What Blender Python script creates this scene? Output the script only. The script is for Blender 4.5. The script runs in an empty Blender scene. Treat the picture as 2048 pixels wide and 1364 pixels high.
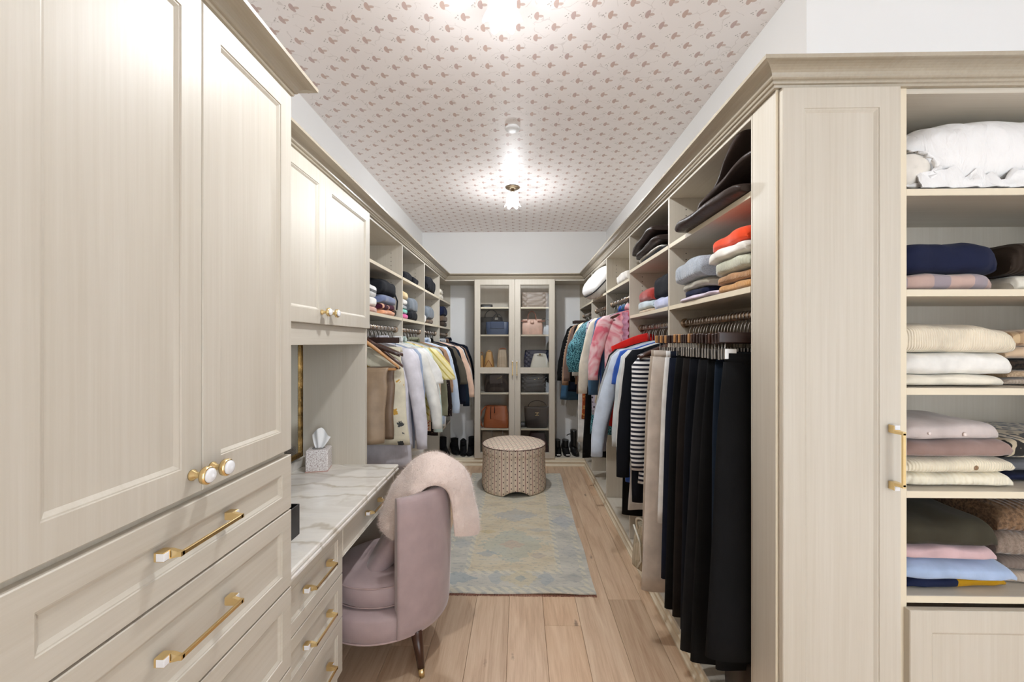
import bpy, math, random
from mathutils import Vector, Matrix, noise
R = math.radians
PI = math.pi
rnd = random.Random(7)
S = bpy.context.scene
COL = S.collection

# ------------------------------------------------------------------ camera, world, exposure
H = 1.468                                   # lens height
cam_d = bpy.data.cameras.new('camera'); cam = bpy.data.objects.new('camera', cam_d); COL.objects.link(cam)
cam.location = (0, 0, H); cam.rotation_euler = (PI/2, 0, 0.01928)
cam_d.sensor_width = 36; cam_d.lens = 830/2048*36; cam_d.shift_y = 3/2048
cam_d.clip_start = .02
S.camera = cam
W = bpy.data.worlds.new('world'); S.world = W; W.use_nodes = True
W.node_tree.nodes['Background'].inputs[0].default_value = (.86, .93, 1, 1)
W.node_tree.nodes['Background'].inputs[1].default_value = 2.2
S.view_settings.view_transform = 'Standard'; S.view_settings.look = 'None'
S.view_settings.exposure = 1.15; S.view_settings.gamma = 1
S.view_settings.use_curve_mapping = False
S.cycles.max_bounces = 8; S.cycles.diffuse_bounces = 5; S.cycles.glossy_bounces = 3
S.cycles.transparent_max_bounces = 8; S.cycles.transmission_bounces = 3
S.cycles.caustics_reflective = False; S.cycles.caustics_refractive = False
S.cycles.sample_clamp_indirect = 6
S.cycles.use_denoising = True
DOWN_E = 16.0                               # share thrown down through the mouth of the shade
LAMP_E = 6.5                               # watts of each ceiling bulb
SHADE_E = 4.2                              # glow of the glass shades

# ------------------------------------------------------------------ materials
MATS = {}
def new_mat(name):
    m = bpy.data.materials.new(name); m.use_nodes = True
    MATS[name] = m
    nt = m.node_tree
    return m, nt, nt.nodes['Principled BSDF']
def nd(nt, t, **kw):
    n = nt.nodes.new(t)
    for k, v in kw.items():
        if k.startswith('i_'):
            key = k[2:]
            n.inputs[int(key) if key.isdigit() else key].default_value = v
        else: setattr(n, k, v)
    return n
def mth(nt, op, a, b=None, c=None):
    n = nt.nodes.new('ShaderNodeMath'); n.operation = op
    for i, v in enumerate((a, b, c)):
        if v is None: continue
        if isinstance(v, (int, float)): n.inputs[i].default_value = v
        else: nt.links.new(v, n.inputs[i])
    return n.outputs[0]
def mix(nt, f, a, b):
    n = nt.nodes.new('ShaderNodeMix'); n.data_type = 'RGBA'
    for s, v in ((0, f), (6, a), (7, b)):
        if isinstance(v, (int, float)): n.inputs[s].default_value = v
        elif isinstance(v, tuple): n.inputs[s].default_value = v if len(v) == 4 else (*v, 1)
        else: nt.links.new(v, n.inputs[s])
    return n.outputs[2]
def obj_co(nt, scale=(1, 1, 1), rot=(0, 0, 0), loc=(0, 0, 0)):
    t = nt.nodes.new('ShaderNodeTexCoord'); m = nt.nodes.new('ShaderNodeMapping')
    m.inputs['Scale'].default_value = scale; m.inputs['Rotation'].default_value = rot; m.inputs['Location'].default_value = loc
    nt.links.new(t.outputs['Object'], m.inputs[0]); return m.outputs[0]
def noise_f(nt, co, scale, detail=3, rough=.5, dist=0):
    n = nd(nt, 'ShaderNodeTexNoise', i_Scale=scale, i_Detail=detail, i_Roughness=rough, i_Distortion=dist)
    nt.links.new(co, n.inputs['Vector']); return n.outputs[0]
def ramp(nt, f, stops):
    n = nt.nodes.new('ShaderNodeValToRGB'); e = n.color_ramp.elements
    while len(e) < len(stops): e.new(.5)
    for q, (p, c) in zip(e, stops):
        q.position = p; q.color = (*c, 1) if len(c) == 3 else c
    nt.links.new(f, n.inputs[0]); return n.outputs[0]
def bump(nt, b, h, strength, dist=.002):
    n = nd(nt, 'ShaderNodeBump', i_Strength=strength, i_Distance=dist)
    nt.links.new(h, n.inputs['Height']); nt.links.new(n.outputs[0], b.inputs['Normal'])
def sep(nt, co):
    n = nt.nodes.new('ShaderNodeSeparateXYZ'); nt.links.new(co, n.inputs[0]); return n.outputs
def srgb(*c):
    return tuple((v/255/12.92 if v/255 <= .04045 else ((v/255+.055)/1.055)**2.4) for v in c)

def plain(name, c, rough=.5, metal=0, **kw):
    m, nt, b = new_mat(name)
    b.inputs['Base Color'].default_value = (*c, 1); b.inputs['Roughness'].default_value = rough
    b.inputs['Metallic'].default_value = metal
    for k, v in kw.items(): b.inputs[k.replace('_', ' ')].default_value = v
    return m
def wood(name, axis, c1, c2, rough=.44, fine=1.0):
    m, nt, b = new_mat(name)
    sc = {'z': (110, 110, 2.2), 'y': (110, 2.2, 110), 'x': (2.2, 110, 110)}[axis]
    sc2 = {'z': (9, 9, .5), 'y': (9, .5, 9), 'x': (.5, 9, 9)}[axis]
    f1 = noise_f(nt, obj_co(nt, sc), 1.0*fine, 5, .65)
    f2 = noise_f(nt, obj_co(nt, sc2), 1.0, 3, .5, .6)
    f = mth(nt, 'ADD', mth(nt, 'MULTIPLY', f1, .55), mth(nt, 'MULTIPLY', f2, .45))
    nt.links.new(ramp(nt, f, [(.30, c1), (.70, c2)]), b.inputs['Base Color'])
    b.inputs['Roughness'].default_value = rough
    bump(nt, b, f1, .12, .0006)
    return m
LC1, LC2 = srgb(195, 186, 170), srgb(209, 202, 189)
LZ = wood('laminate_vertical', 'z', LC1, LC2)
LY = wood('laminate_along_aisle', 'y', LC1, LC2)
LX = wood('laminate_across', 'x', LC1, LC2)
CROWN = wood('crown_laminate', 'y', srgb(168, 157, 139), srgb(180, 170, 152), .26)
EDGE = plain('laminate_edge', srgb(226, 214, 190), .4)
HOLE = plain('pin_hole', (.02, .017, .013), .8)
PAINT = plain('white_wall_paint', srgb(243, 243, 242), .6)
GOLD = plain('brushed_gold', (.86, .66, .34), .25, 1)
BRASS = plain('antique_brass', (.30, .23, .15), .4, 1)
STEEL = plain('hook_steel', (.62, .60, .58), .28, 1)
BRONZE = plain('bronze_rod', (.36, .26, .18), .35, .8)
PORC = plain('white_porcelain', (.86, .86, .88), .15)
BLACKP = plain('black_plastic', (.012, .012, .013), .35)
WHITEP = plain('white_plastic', (.85, .85, .85), .4)
WALNUT = wood('walnut_hanger', 'x', (.045, .018, .012), (.09, .035, .02), .35)
ESPRESSO = wood('espresso_hanger', 'x', (.022, .010, .008), (.045, .018, .013), .35)
NATWOOD = wood('natural_hanger', 'x', (.42, .20, .075), (.55, .30, .12), .4)
LEGWOOD = wood('walnut_leg', 'z', (.035, .014, .008), (.075, .03, .016), .3)

def fabric(name, c, c2=None, rough=.85, sheen=.25, weave=900, bstr=.25, var=.10, pattern=None, **kw):
    """cloth: base colour with a soft mottled variation, a woven or knitted relief and an optional printed pattern"""
    m, nt, b = new_mat(name)
    co = obj_co(nt)
    f = noise_f(nt, co, 14, 3)
    dark = tuple(v*(1-var*1.6) for v in c); lite = tuple(min(1, v*(1+var)) for v in c)
    col = ramp(nt, f, [(.3, dark), (.7, lite)])
    x, y, z = sep(nt, co)
    if pattern == 'stripes':              # horizontal bands
        k = mth(nt, 'GREATER_THAN', mth(nt, 'FRACT', mth(nt, 'MULTIPLY', {'x': x, 'y': y, 'z': z}[kw.get('axis', 'z')], 1/kw['pitch'])), kw.get('duty', .5))
        col = mix(nt, k, col, c2)
    elif pattern == 'diagstripes':
        s = mth(nt, 'ADD', mth(nt, 'MULTIPLY', x, .75), mth(nt, 'MULTIPLY', z, .66))
        k = mth(nt, 'GREATER_THAN', mth(nt, 'FRACT', mth(nt, 'MULTIPLY', s, 1/kw['pitch'])), kw.get('duty', .6))
        col = mix(nt, k, col, c2)
    elif pattern == 'floral':             # irregular blossoms and leaves
        v = nd(nt, 'ShaderNodeTexVoronoi', i_Scale=kw.get('scale', 26), i_Randomness=1.0)
        nt.links.new(co, v.inputs['Vector'])
        k = mth(nt, 'LESS_THAN', mth(nt, 'ADD', v.outputs['Distance'], mth(nt, 'MULTIPLY', noise_f(nt, co, 70), .35)), kw.get('cut', .52))
        if 'c3' in kw:
            kk = mth(nt, 'GREATER_THAN', sep(nt, v.outputs['Color'])[0], .5)
            c2s = mix(nt, kk, c2, kw['c3'])
        else: c2s = c2
        col = mix(nt, k, col, c2s)
    elif pattern == 'paisley':            # swirling bands
        w = nd(nt, 'ShaderNodeTexWave', i_Scale=kw.get('scale', 9), i_Distortion=14, i_Detail=2); w.inputs['Detail Scale'].default_value = 2.2
        nt.links.new(co, w.inputs['Vector'])
        col = mix(nt, ramp(nt, w.outputs['Fac'], [(.42, (0, 0, 0)), (.55, (1, 1, 1))]), col, c2)
    elif pattern == 'tiedye':
        g = noise_f(nt, co, kw.get('scale', 9), 2, .5, 1.2)
        col = mix(nt, ramp(nt, g, [(.4, (0, 0, 0)), (.6, (1, 1, 1))]), col, c2)
    elif pattern == 'check':
        a = mth(nt, 'GREATER_THAN', mth(nt, 'FRACT', mth(nt, 'MULTIPLY', x, 1/kw['pitch'])), .6)
        d = mth(nt, 'GREATER_THAN', mth(nt, 'FRACT', mth(nt, 'MULTIPLY', y, 1/kw['pitch'])), .6)
        s = mth(nt, 'MULTIPLY', mth(nt, 'ADD', a, d), .42)
        col = mix(nt, s, col, c2)
    elif pattern == 'block':              # two colour blocks side by side
        col = mix(nt, mth(nt, 'GREATER_THAN', x, kw.get('at', 0)), col, c2)
    elif pattern == 'melange':
        g = noise_f(nt, co, kw.get('scale', 260), 2, .7)
        col = mix(nt, ramp(nt, g, [(kw.get('lo', .42), (0, 0, 0)), (.6, (1, 1, 1))]), col, c2)
    elif pattern == 'knitbars':
        k = mth(nt, 'GREATER_THAN', mth(nt, 'FRACT', mth(nt, 'MULTIPLY', z, 1/kw['pitch'])), .72)
        j = mth(nt, 'GREATER_THAN', noise_f(nt, obj_co(nt, (30, 30, 8)), 1, 1), .47)
        col = mix(nt, mth(nt, 'MULTIPLY', k, j), col, c2)
    nt.links.new(col, b.inputs['Base Color'])
    b.inputs['Roughness'].default_value = rough
    lum = max(c); b.inputs['Specular IOR Level'].default_value = .18 if lum < .06 else .35
    b.inputs['Sheen Weight'].default_value = sheen*min(1, lum*3); b.inputs['Sheen Roughness'].default_value = .4
    rib = kw.get('rib')
    if rib:
        w = nd(nt, 'ShaderNodeTexWave', i_Scale=rib/20*.85, i_Distortion=kw.get('ribd', .6), i_Detail=1)
        w.bands_direction = kw.get('ribaxis', 'X')
        nt.links.new(co, w.inputs['Vector'])
        h = mth(nt, 'ADD', w.outputs['Fac'], mth(nt, 'MULTIPLY', noise_f(nt, co, 300, 2), .4))
        bump(nt, b, h, kw.get('ribs', .6)*.8, .0022)
    else:
        h = mth(nt, 'ADD', noise_f(nt, co, weave, 2), mth(nt, 'MULTIPLY', noise_f(nt, co, 22, 3), 1.4))
        h = mth(nt, 'ADD', h, mth(nt, 'MULTIPLY', noise_f(nt, obj_co(nt, (26, 26, 5)), 1, 3, .55, 1), kw.get('fold', 2.2)))
        bump(nt, b, h, bstr, .004)
    return m

# ------------------------------------------------------------------ mesh building
class MB:
    def __init__(s): s.v = []; s.f = []; s.sm = []
    def add(s, vs, fs, smooth=False):
        o = len(s.v); s.v += [tuple(p) for p in vs]
        for f in fs: s.f.append(tuple(i+o for i in f)); s.sm.append(smooth)
        return s
    def box(s, x0, x1, y0, y1, z0, z1, b=.0012):
        """box with chamfered edges"""
        x0, x1 = min(x0, x1), max(x0, x1); y0, y1 = min(y0, y1), max(y0, y1); z0, z1 = min(z0, z1), max(z0, z1)
        b = min(b, (x1-x0)*.3, (y1-y0)*.3, (z1-z0)*.3)
        lo, hi = (x0, y0, z0), (x1, y1, z1)
        V = []; idx = {}
        for c in range(8):
            cc = [(hi if c >> k & 1 else lo)[k] for k in range(3)]
            inn = [cc[k] + (-b if c >> k & 1 else b) for k in range(3)]
            for a in range(3):
                p = list(inn); p[a] = cc[a]; idx[c, a] = len(V); V.append(p)
        F = []
        for a in range(3):
            u, w = [k for k in range(3) if k != a]
            for sgn in (0, 1):
                q = [c for c in range(8) if (c >> a & 1) == sgn]
                q = [sgn << a, (sgn << a) | (1 << u), (sgn << a) | (1 << u) | (1 << w), (sgn << a) | (1 << w)]
                f = [idx[c, a] for c in q]; F.append(f if ((a != 1) == bool(sgn)) else f[::-1])
            for cu in (0, 1):
                for cw in (0, 1):
                    c0 = (cu << u) | (cw << w); c1 = c0 | (1 << a)
                    f = [idx[c0, u], idx[c1, u], idx[c1, w], idx[c0, w]]
                    F.append(f)
        for c in range(8): F.append([idx[c, 0], idx[c, 1], idx[c, 2]])
        return s.add(V, F)
    def loft(s, rings, cap=True, smooth=True, closed=True):
        n = len(rings[0]); V = [p for r in rings for p in r]; F = []
        for i in range(len(rings)-1):
            for j in range(n if closed else n-1):
                k = (j+1) % n
                F.append((i*n+j, i*n+k, (i+1)*n+k, (i+1)*n+j))
        s.add(V, F, smooth)
        if cap:
            o = len(s.v) - len(V)
            for base in (0, (len(rings)-1)*n):
                s.f.append(tuple(o+base+j for j in range(n))); s.sm.append(False)
        return s
    def tube(s, path, r, n=8, cap=True):
        path = [Vector(p) for p in path]; rings = []
        rr = r if isinstance(r, (list, tuple)) else [r]*len(path)
        up = None
        for i, p in enumerate(path):
            d = (path[min(i+1, len(path)-1)] - path[max(i-1, 0)]).normalized()
            if up is None:
                up = Vector((0, 0, 1)) if abs(d.z) < .9 else Vector((1, 0, 0))
            a = d.cross(up)
            if a.length < 1e-5: a = d.orthogonal()
            a.normalize(); b = a.cross(d).normalized(); up = b
            rings.append([p + (a*math.cos(t*2*PI/n) + b*math.sin(t*2*PI/n))*rr[i] for t in range(n)])
        return s.loft(rings, cap)
    def lathe(s, prof, c=(0, 0, 0), n=32, cap=True, axis='z'):
        rings = []
        for r, h in prof:
            ring = []
            for t in range(n):
                a = t*2*PI/n; p, q = r*math.cos(a), r*math.sin(a)
                ring.append({'z': (c[0]+p, c[1]+q, c[2]+h), 'x': (c[0]+h, c[1]+p, c[2]+q), 'y': (c[0]+p, c[1]+h, c[2]+q)}[axis])
            rings.append(ring)
        return s.loft(rings, cap)
    def prism(s, poly, fn0, fn1, smooth=False):
        """polygon swept between two placements (mitred mouldings)"""
        return s.loft([[fn0(p) for p in poly], [fn1(p) for p in poly]], True, smooth)
    def grid(s, rows, smooth=True):
        n = len(rows[0]); V = [p for r in rows for p in r]
        F = [(i*n+j, i*n+j+1, (i+1)*n+j+1, (i+1)*n+j) for i in range(len(rows)-1) for j in range(n-1)]
        return s.add(V, F, smooth)

def wloc(o):
    v = Vector((0, 0, 0))
    while o is not None: v += o.location; o = o.parent
    return v
def mesh_of(name, mb, mat, off):
    me = bpy.data.meshes.new(name)
    me.from_pydata([(p[0]-off[0], p[1]-off[1], p[2]-off[2]) for p in mb.v], [], mb.f)
    me.polygons.foreach_set('use_smooth', mb.sm)
    me.materials.append(mat); me.validate()
    import bmesh
    bm = bmesh.new(); bm.from_mesh(me); bmesh.ops.recalc_face_normals(bm, faces=bm.faces); bm.to_mesh(me); bm.free()
    me.update(); return me
def obj(name, mb, mat, parent=None, label=None, local=False):
    """one mesh object; vertices are given in world metres (or in the parent's frame when local)"""
    off = (0, 0, 0) if (parent is None or local) else wloc(parent)
    o = bpy.data.objects.new(name, mesh_of(name, mb, mat, off)); COL.objects.link(o)
    if parent is not None: o.parent = parent
    if label: o['label'] = label
    return o
def tag(o, label, cat, group=None):
    o['label'] = label; o['category'] = cat
    if group: o['group'] = group
    return o
def solo(name, mb, mat, label, cat, group=None):
    """a thing that is one mesh: origin at its base"""
    xs, ys, zs = zip(*mb.v)
    off = ((min(xs)+max(xs))/2, (min(ys)+max(ys))/2, min(zs))
    o = bpy.data.objects.new(name, mesh_of(name, mb, mat, off)); COL.objects.link(o); o.location = off
    return tag(o, label, cat, group)
def thing(name, label, cat, loc=(0, 0, 0), rotz=0, group=None):
    o = bpy.data.objects.new(name, None); COL.objects.link(o); o.empty_display_size = .05
    o.location = loc; o.rotation_euler = (0, 0, rotz)
    return tag(o, label, cat, group)
def struct(name, mb, mat):
    o = obj(name, mb, mat); o['kind'] = 'structure'; return o
def dup(root, loc, rotz=0, label=None, group=None):
    r = root.copy(); COL.objects.link(r); r.location = loc; r.rotation_euler = (0, 0, rotz)
    if label: r['label'] = label
    if group: r['group'] = group
    for ch in list(root.children):
        c = ch.copy(); COL.objects.link(c); c.parent = r
        for g in list(ch.children):
            d = g.copy(); COL.objects.link(d); d.parent = c
    return r

# ------------------------------------------------------------------ key dimensions (metres)
LX_F, LX_W = -.896, -1.258          # front of the open closet and wall, desk side
RX_F, RX_W = .765, 1.10             # same on the trouser side
YB, YBF = 5.33, 4.95                # far wall, front of the far closet
YN, YNB = 1.256, 1.615              # front and back of the knitwear unit facing the camera
HC = 2.887                          # ceiling
ZC = 2.223                          # underside of the crown
ZA, ZS = 1.97, 1.655                # closet shelf tops
LY_D = [2.406, 3.148, 3.879, 4.604, YB]
RY_D = [1.381, 2.150, 2.914, 3.69, 4.45, YB]
DX = -.735                          # front of the vanity drawers

# ================================================================== SETTING
# floor: one plank per object; they are parts of the floor
m, nt, b_ = new_mat('oak_plank')
info = nt.nodes.new('ShaderNodeObjectInfo'); rv = info.outputs['Random']
co = nt.nodes.new('ShaderNodeTexCoord').outputs['Object']
off = nt.nodes.new('ShaderNodeCombineXYZ'); nt.links.new(mth(nt, 'MULTIPLY', rv, 37), off.inputs[0]); nt.links.new(mth(nt, 'MULTIPLY', rv, 91), off.inputs[1])
va = nt.nodes.new('ShaderNodeVectorMath'); va.operation = 'ADD'; nt.links.new(co, va.inputs[0]); nt.links.new(off.outputs[0], va.inputs[1])
mp = nt.nodes.new('ShaderNodeMapping'); mp.inputs['Scale'].default_value = (16, 1.3, 16); nt.links.new(va.outputs[0], mp.inputs[0])
mp2 = nt.nodes.new('ShaderNodeMapping'); mp2.inputs['Scale'].default_value = (110, 5, 110); nt.links.new(va.outputs[0], mp2.inputs[0])
g1 = noise_f(nt, mp.outputs[0], 1.0, 3, .5, 1.6); g2 = noise_f(nt, mp2.outputs[0], 1, 4, .7)
gr = mth(nt, 'ADD', mth(nt, 'MULTIPLY', g1, .6), mth(nt, 'MULTIPLY', g2, .4))
base = ramp(nt, gr, [(.3, srgb(184, 150, 120)), (.5, srgb(212, 182, 152)), (.7, srgb(228, 203, 174))])
tint = ramp(nt, rv, [(0, (.80, .79, .78)), (.5, (1, 1, 1)), (1, (1.0, .95, .90))])
mm = nd(nt, 'ShaderNodeMix', data_type='RGBA', blend_type='MULTIPLY'); mm.inputs[0].default_value = 1
nt.links.new(base, mm.inputs[6]); nt.links.new(tint, mm.inputs[7])
kn = nd(nt, 'ShaderNodeTexVoronoi', i_Scale=1.0); mpk = nt.nodes.new('ShaderNodeMapping'); mpk.inputs['Scale'].default_value = (7, 2.2, 1)
nt.links.new(va.outputs[0], mpk.inputs[0]); nt.links.new(mpk.outputs[0], kn.inputs['Vector'])
kf = ramp(nt, mth(nt, 'ADD', kn.outputs['Distance'], mth(nt, 'MULTIPLY', noise_f(nt, va.outputs[0], 60, 2), .10)), [(.085, (1, 1, 1)), (.14, (0, 0, 0))])
nt.links.new(mix(nt, mth(nt, 'MULTIPLY', kf, .7), mm.outputs[2], srgb(96, 72, 60)), b_.inputs['Base Color'])
b_.inputs['Roughness'].default_value = .42
bump(nt, b_, g2, .12, .001)
OAK = m
flo = MB().box(-1.30, 2.65, -2.2, 5.38, -.06, -.016, 0)
GROUT = plain('plank_joint', srgb(120, 92, 70), .8)
floor = struct('floor', flo, GROUT)
PW = .188
k = -7
ends = {1: [2.157], 3: [2.38], 0: [3.9], -1: [2.9], 2: [1.0, 3.3], -2: [3.2], -3: [2.0], -4: [2.6, 4.2], 4: [1.5, 4.0]}
while -.0605 + k*PW < 2.6:
    x0 = -.0605 + k*PW; x1 = x0 + PW
    x0c, x1c = max(x0, -1.258), min(x1, 2.6)
    ys = [-2.1] + sorted(ends.get(k, [rnd.uniform(1.6, 2.6), rnd.uniform(3.4, 4.6)])) + [YB]
    for a, c in zip(ys, ys[1:]):
        if x1c - x0c > .02:
            mb = MB().box(x0c+.0006, x1c-.0006, a+.0006, c-.0006, -.016, 0, .0012)
            o = obj('plank', mb, OAK, floor)
    k += 1

# walls
struct('wall_left', MB().box(-1.36, LX_W, -2.2, YB+.1, 0, HC+.05, 0), PAINT)
struct('wall_back', MB().box(LX_W, RX_W+.1, YB, YB+.1, 0, HC+.05, 0), PAINT)
struct('wall_right', MB().box(RX_W, RX_W+.1, YNB+.1, YB, 0, HC+.05, 0), PAINT)
struct('wall_front', MB().box(RX_W, 2.6, YNB, YNB+.1, 0, HC+.05, 0), PAINT)
struct('wall_side', MB().box(2.6, 2.7, -2.2, YNB+.1, 0, HC+.05, 0), PAINT)

struct('wall_rear_unseen', MB().box(LX_W, .75, -2.3, -2.2, 0, HC+.05, 0), PAINT)  # added out of view: hides world from cabinet glass, gap beside lets light in

# ceiling papered with a small sprig: a cap, its stalk and three dots, half-drop repeat
m, nt, b_ = new_mat('sprig_wallpaper')
co = obj_co(nt); x, y, z = sep(nt, co)
DXP, DYP = .16, .129
wob = mth(nt, 'MULTIPLY', mth(nt, 'SUBTRACT', noise_f(nt, co, 5, 1), .5), .01)
def lattice(ox, oy):
    u = mth(nt, 'MULTIPLY', mth(nt, 'SUBTRACT', mth(nt, 'FRACT', mth(nt, 'MULTIPLY', mth(nt, 'SUBTRACT', x, ox), 1/DXP)), .5), DXP)
    v = mth(nt, 'MULTIPLY', mth(nt, 'SUBTRACT', mth(nt, 'FRACT', mth(nt, 'MULTIPLY', mth(nt, 'SUBTRACT', y, oy), 1/DYP)), .5), DYP)
    return u, v
def ell(u, v, cu, cv, ru, rv):
    a = mth(nt, 'POWER', mth(nt, 'MULTIPLY', mth(nt, 'SUBTRACT', u, cu), 1/ru), 2)
    c = mth(nt, 'POWER', mth(nt, 'MULTIPLY', mth(nt, 'SUBTRACT', v, cv), 1/rv), 2)
    return mth(nt, 'LESS_THAN', mth(nt, 'ADD', a, c), 1)
cap = stalk = dots = None
for ox, oy in ((-.168-.08, 1.87-.0645), (-.168, 1.87)):
    u, v = lattice(ox, oy)
    bend = mth(nt, 'MULTIPLY', mth(nt, 'POWER', mth(nt, 'MULTIPLY', v, 1/.023), 2), .004)
    u1 = mth(nt, 'SUBTRACT', u, bend)
    c1 = ell(u1, v, 0, 0, .0105, .023)
    s1 = ell(u, v, .018, .001, .0125, .0075)
    d1 = None
    for cu, cv in ((-.030, 0), (-.023, .010), (-.022, -.010), (-.035, .004)):
        e = ell(u, v, cu, cv, .0026, .0034)
        d1 = e if d1 is None else mth(nt, 'MAXIMUM', d1, e)
    cap = c1 if cap is None else mth(nt, 'MAXIMUM', cap, c1)
    stalk = s1 if stalk is None else mth(nt, 'MAXIMUM', stalk, s1)
    dots = d1 if dots is None else mth(nt, 'MAXIMUM', dots, d1)
vine = nd(nt, 'ShaderNodeTexVoronoi', feature='DISTANCE_TO_EDGE', i_Scale=13)
dn = nd(nt, 'ShaderNodeTexNoise', i_Scale=9, i_Detail=2); nt.links.new(co, dn.inputs['Vector'])
vv = nt.nodes.new('ShaderNodeVectorMath'); vv.operation = 'MULTIPLY_ADD'
nt.links.new(dn.outputs['Color'], vv.inputs[0]); vv.inputs[1].default_value = (.12, .12, 0); nt.links.new(co, vv.inputs[2])
nt.links.new(vv.outputs[0], vine.inputs['Vector'])
vl = mth(nt, 'MULTIPLY', mth(nt, 'LESS_THAN', vine.outputs['Distance'], .018), mth(nt, 'GREATER_THAN', noise_f(nt, co, 17, 1), .52))
PAPER = srgb(242, 235, 232)
col = mix(nt, mth(nt, 'MULTIPLY', vl, .35), PAPER, srgb(196, 186, 180))
col = mix(nt, mth(nt, 'MULTIPLY', stalk, .75), col, srgb(196, 170, 158))
capc = ramp(nt, noise_f(nt, co, 11, 1), [(.35, srgb(192, 166, 162)), (.65, srgb(200, 172, 160))])
col = mix(nt, mth(nt, 'MULTIPLY', cap, .9), col, capc)
col = mix(nt, mth(nt, 'MULTIPLY', dots, .6), col, srgb(140, 128, 118))
nt.links.new(col, b_.inputs['Base Color'])
b_.inputs['Roughness'].default_value = .5
b_.inputs['Specular IOR Level'].default_value = .3
struct('ceiling', MB().box(-1.36, 2.7, -2.2, YB+.1, HC, HC+.05, 0), m)

# crown moulding: one mitred run over desk side, far wall, trouser side and knitwear unit
def crown_profile():
    p = [(0, 0), (.011, 0), (.013, .006), (.018, .008), (.020, .012), (.019, .016), (.024, .018)]
    for i in range(8):
        a = i/7*PI/2
        p.append((.027 + .038*(1-math.cos(a)), .021 + .027*math.sin(a)))
    p += [(.070, .049), (.070, .060), (-.02, .060), (-.02, 0)]
    return p
CP = crown_profile()
def moulding(mb, path):
    """path: list of functions (u, z) -> world point, one ring each; sharp mitres"""
    for f0, f1 in zip(path, path[1:]):
        mb.loft([[f0(p) for p in CP], [f1(p) for p in CP]], True, False)
    return mb
run = moulding(MB(), [
    lambda p: (LX_F+p[0], 1.345, ZC+p[1]), lambda p: (LX_F+p[0], YBF-p[0], ZC+p[1]),
    lambda p: (RX_F-p[0], YBF-p[0], ZC+p[1]), lambda p: (RX_F-p[0], YN-p[0], ZC+p[1]),
    lambda p: (2.59, YN-p[0], ZC+p[1])])
struct('trim_1', run, CROWN)

# toe-kick mouldings under the closets
BP = [(0, 0), (.030, 0), (.030, .010), (.024, .016), (.018, .030), (.018, .040), (.024, .046), (.024, .056), (.014, .064), (.010, .086), (0, .089)]
def base_run(f0, f1): return MB().loft([[f0(p) for p in BP], [f1(p) for p in BP]], True, False)
struct('baseboard_right', base_run(lambda p: (RX_F+.02-p[0], YN+.12, p[1]), lambda p: (RX_F+.02-p[0], YBF-p[0], p[1])), EDGE)
struct('baseboard_back', base_run(lambda p: (LX_F-.02+p[0], YBF-p[0], p[1]), lambda p: (RX_F+.02-p[0], YBF-p[0], p[1])), EDGE)
struct('baseboard_left', base_run(lambda p: (LX_F-.02+p[0], 2.43, p[1]), lambda p: (LX_F-.02+p[0], YBF-p[0], p[1])), EDGE)

# ================================================================== CEILING LAMPS
m, nt, b_ = new_mat('lit_opal_glass')
b_.inputs['Base Color'].default_value = (.9, .9, .9, 1); b_.inputs['Roughness'].default_value = .3
b_.inputs['Emission Color'].default_value = (.95, .97, 1, 1); b_.inputs['Emission Strength'].default_value = SHADE_E
OPAL = m
def lamp(x, y, label, power=1.0):
    t = thing('ceiling_lamp', label, 'lamp', (x, y, HC), group='flower-shaded ceiling lamps')
    obj('canopy', MB().lathe([(.0, 0), (.063, 0), (.066, -.006), (.060, -.012), (.050, -.014), (.050, -.017), (.02, -.022), (0, -.022)], (x, y, HC)), BRASS, t)
    obj('stem', MB().lathe([(.012, -.018), (.012, -.03), (.016, -.034), (.022, -.044), (.03, -.05)], (x, y, HC), 20), BRASS, t)
    rings = []
    for r, h, amp in ((.020, -.048, 0), (.040, -.056, .01), (.050, -.075, .03), (.053, -.10, .05), (.052, -.122, .07), (.058, -.14, .11), (.070, -.155, .16)):
        ring = []
        for k in range(48):
            a = k*2*PI/48; c = .5+.5*math.cos(6*a)
            rr = r*(1 + amp*(c-.5)*1.4)
            ring.append((x+rr*math.cos(a), y+rr*math.sin(a), HC+h - amp*.16*c))
        rings.append(ring)
    inner = [[(x+(p[0]-x)*.93, y+(p[1]-y)*.93, p[2]+.001) for p in r] for r in rings[::-1]]
    mb = MB().loft(rings+inner, False, True)
    obj('shade', mb, OPAL, t)
    ld = bpy.data.lights.new('bulb', 'POINT'); ld.energy = LAMP_E*power; ld.shadow_soft_size = .045; ld.color = (.93, .965, 1)
    lo = bpy.data.objects.new('bulb', ld); COL.objects.link(lo); lo.location = (x, y, HC-.20)
    ld = bpy.data.lights.new('bulb_down', 'SPOT'); ld.energy = DOWN_E*power; ld.spot_size = R(170); ld.spot_blend = .6; ld.shadow_soft_size = .045; ld.color = (.93, .965, 1)
    lo = bpy.data.objects.new('bulb_down', ld); COL.objects.link(lo); lo.location = (x, y, HC-.19)
    return t
lamp(-.068, 1.60, 'brass ceiling lamp with opal flower shade closest to the tall cabinet')
lamp(-.068, 3.79, 'brass ceiling lamp with opal flower shade above the round ottoman', 1.35)
sm = MB().lathe([(0, 0), (.05, 0), (.05, -.008), (.046, -.014), (.02, -.017), (0, -.017)], (-.05, 2.74, HC), 28)
solo('smoke_detector', sm, WHITEP, 'small round white detector disc on the ceiling between the lamps', 'smoke detector')

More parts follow.
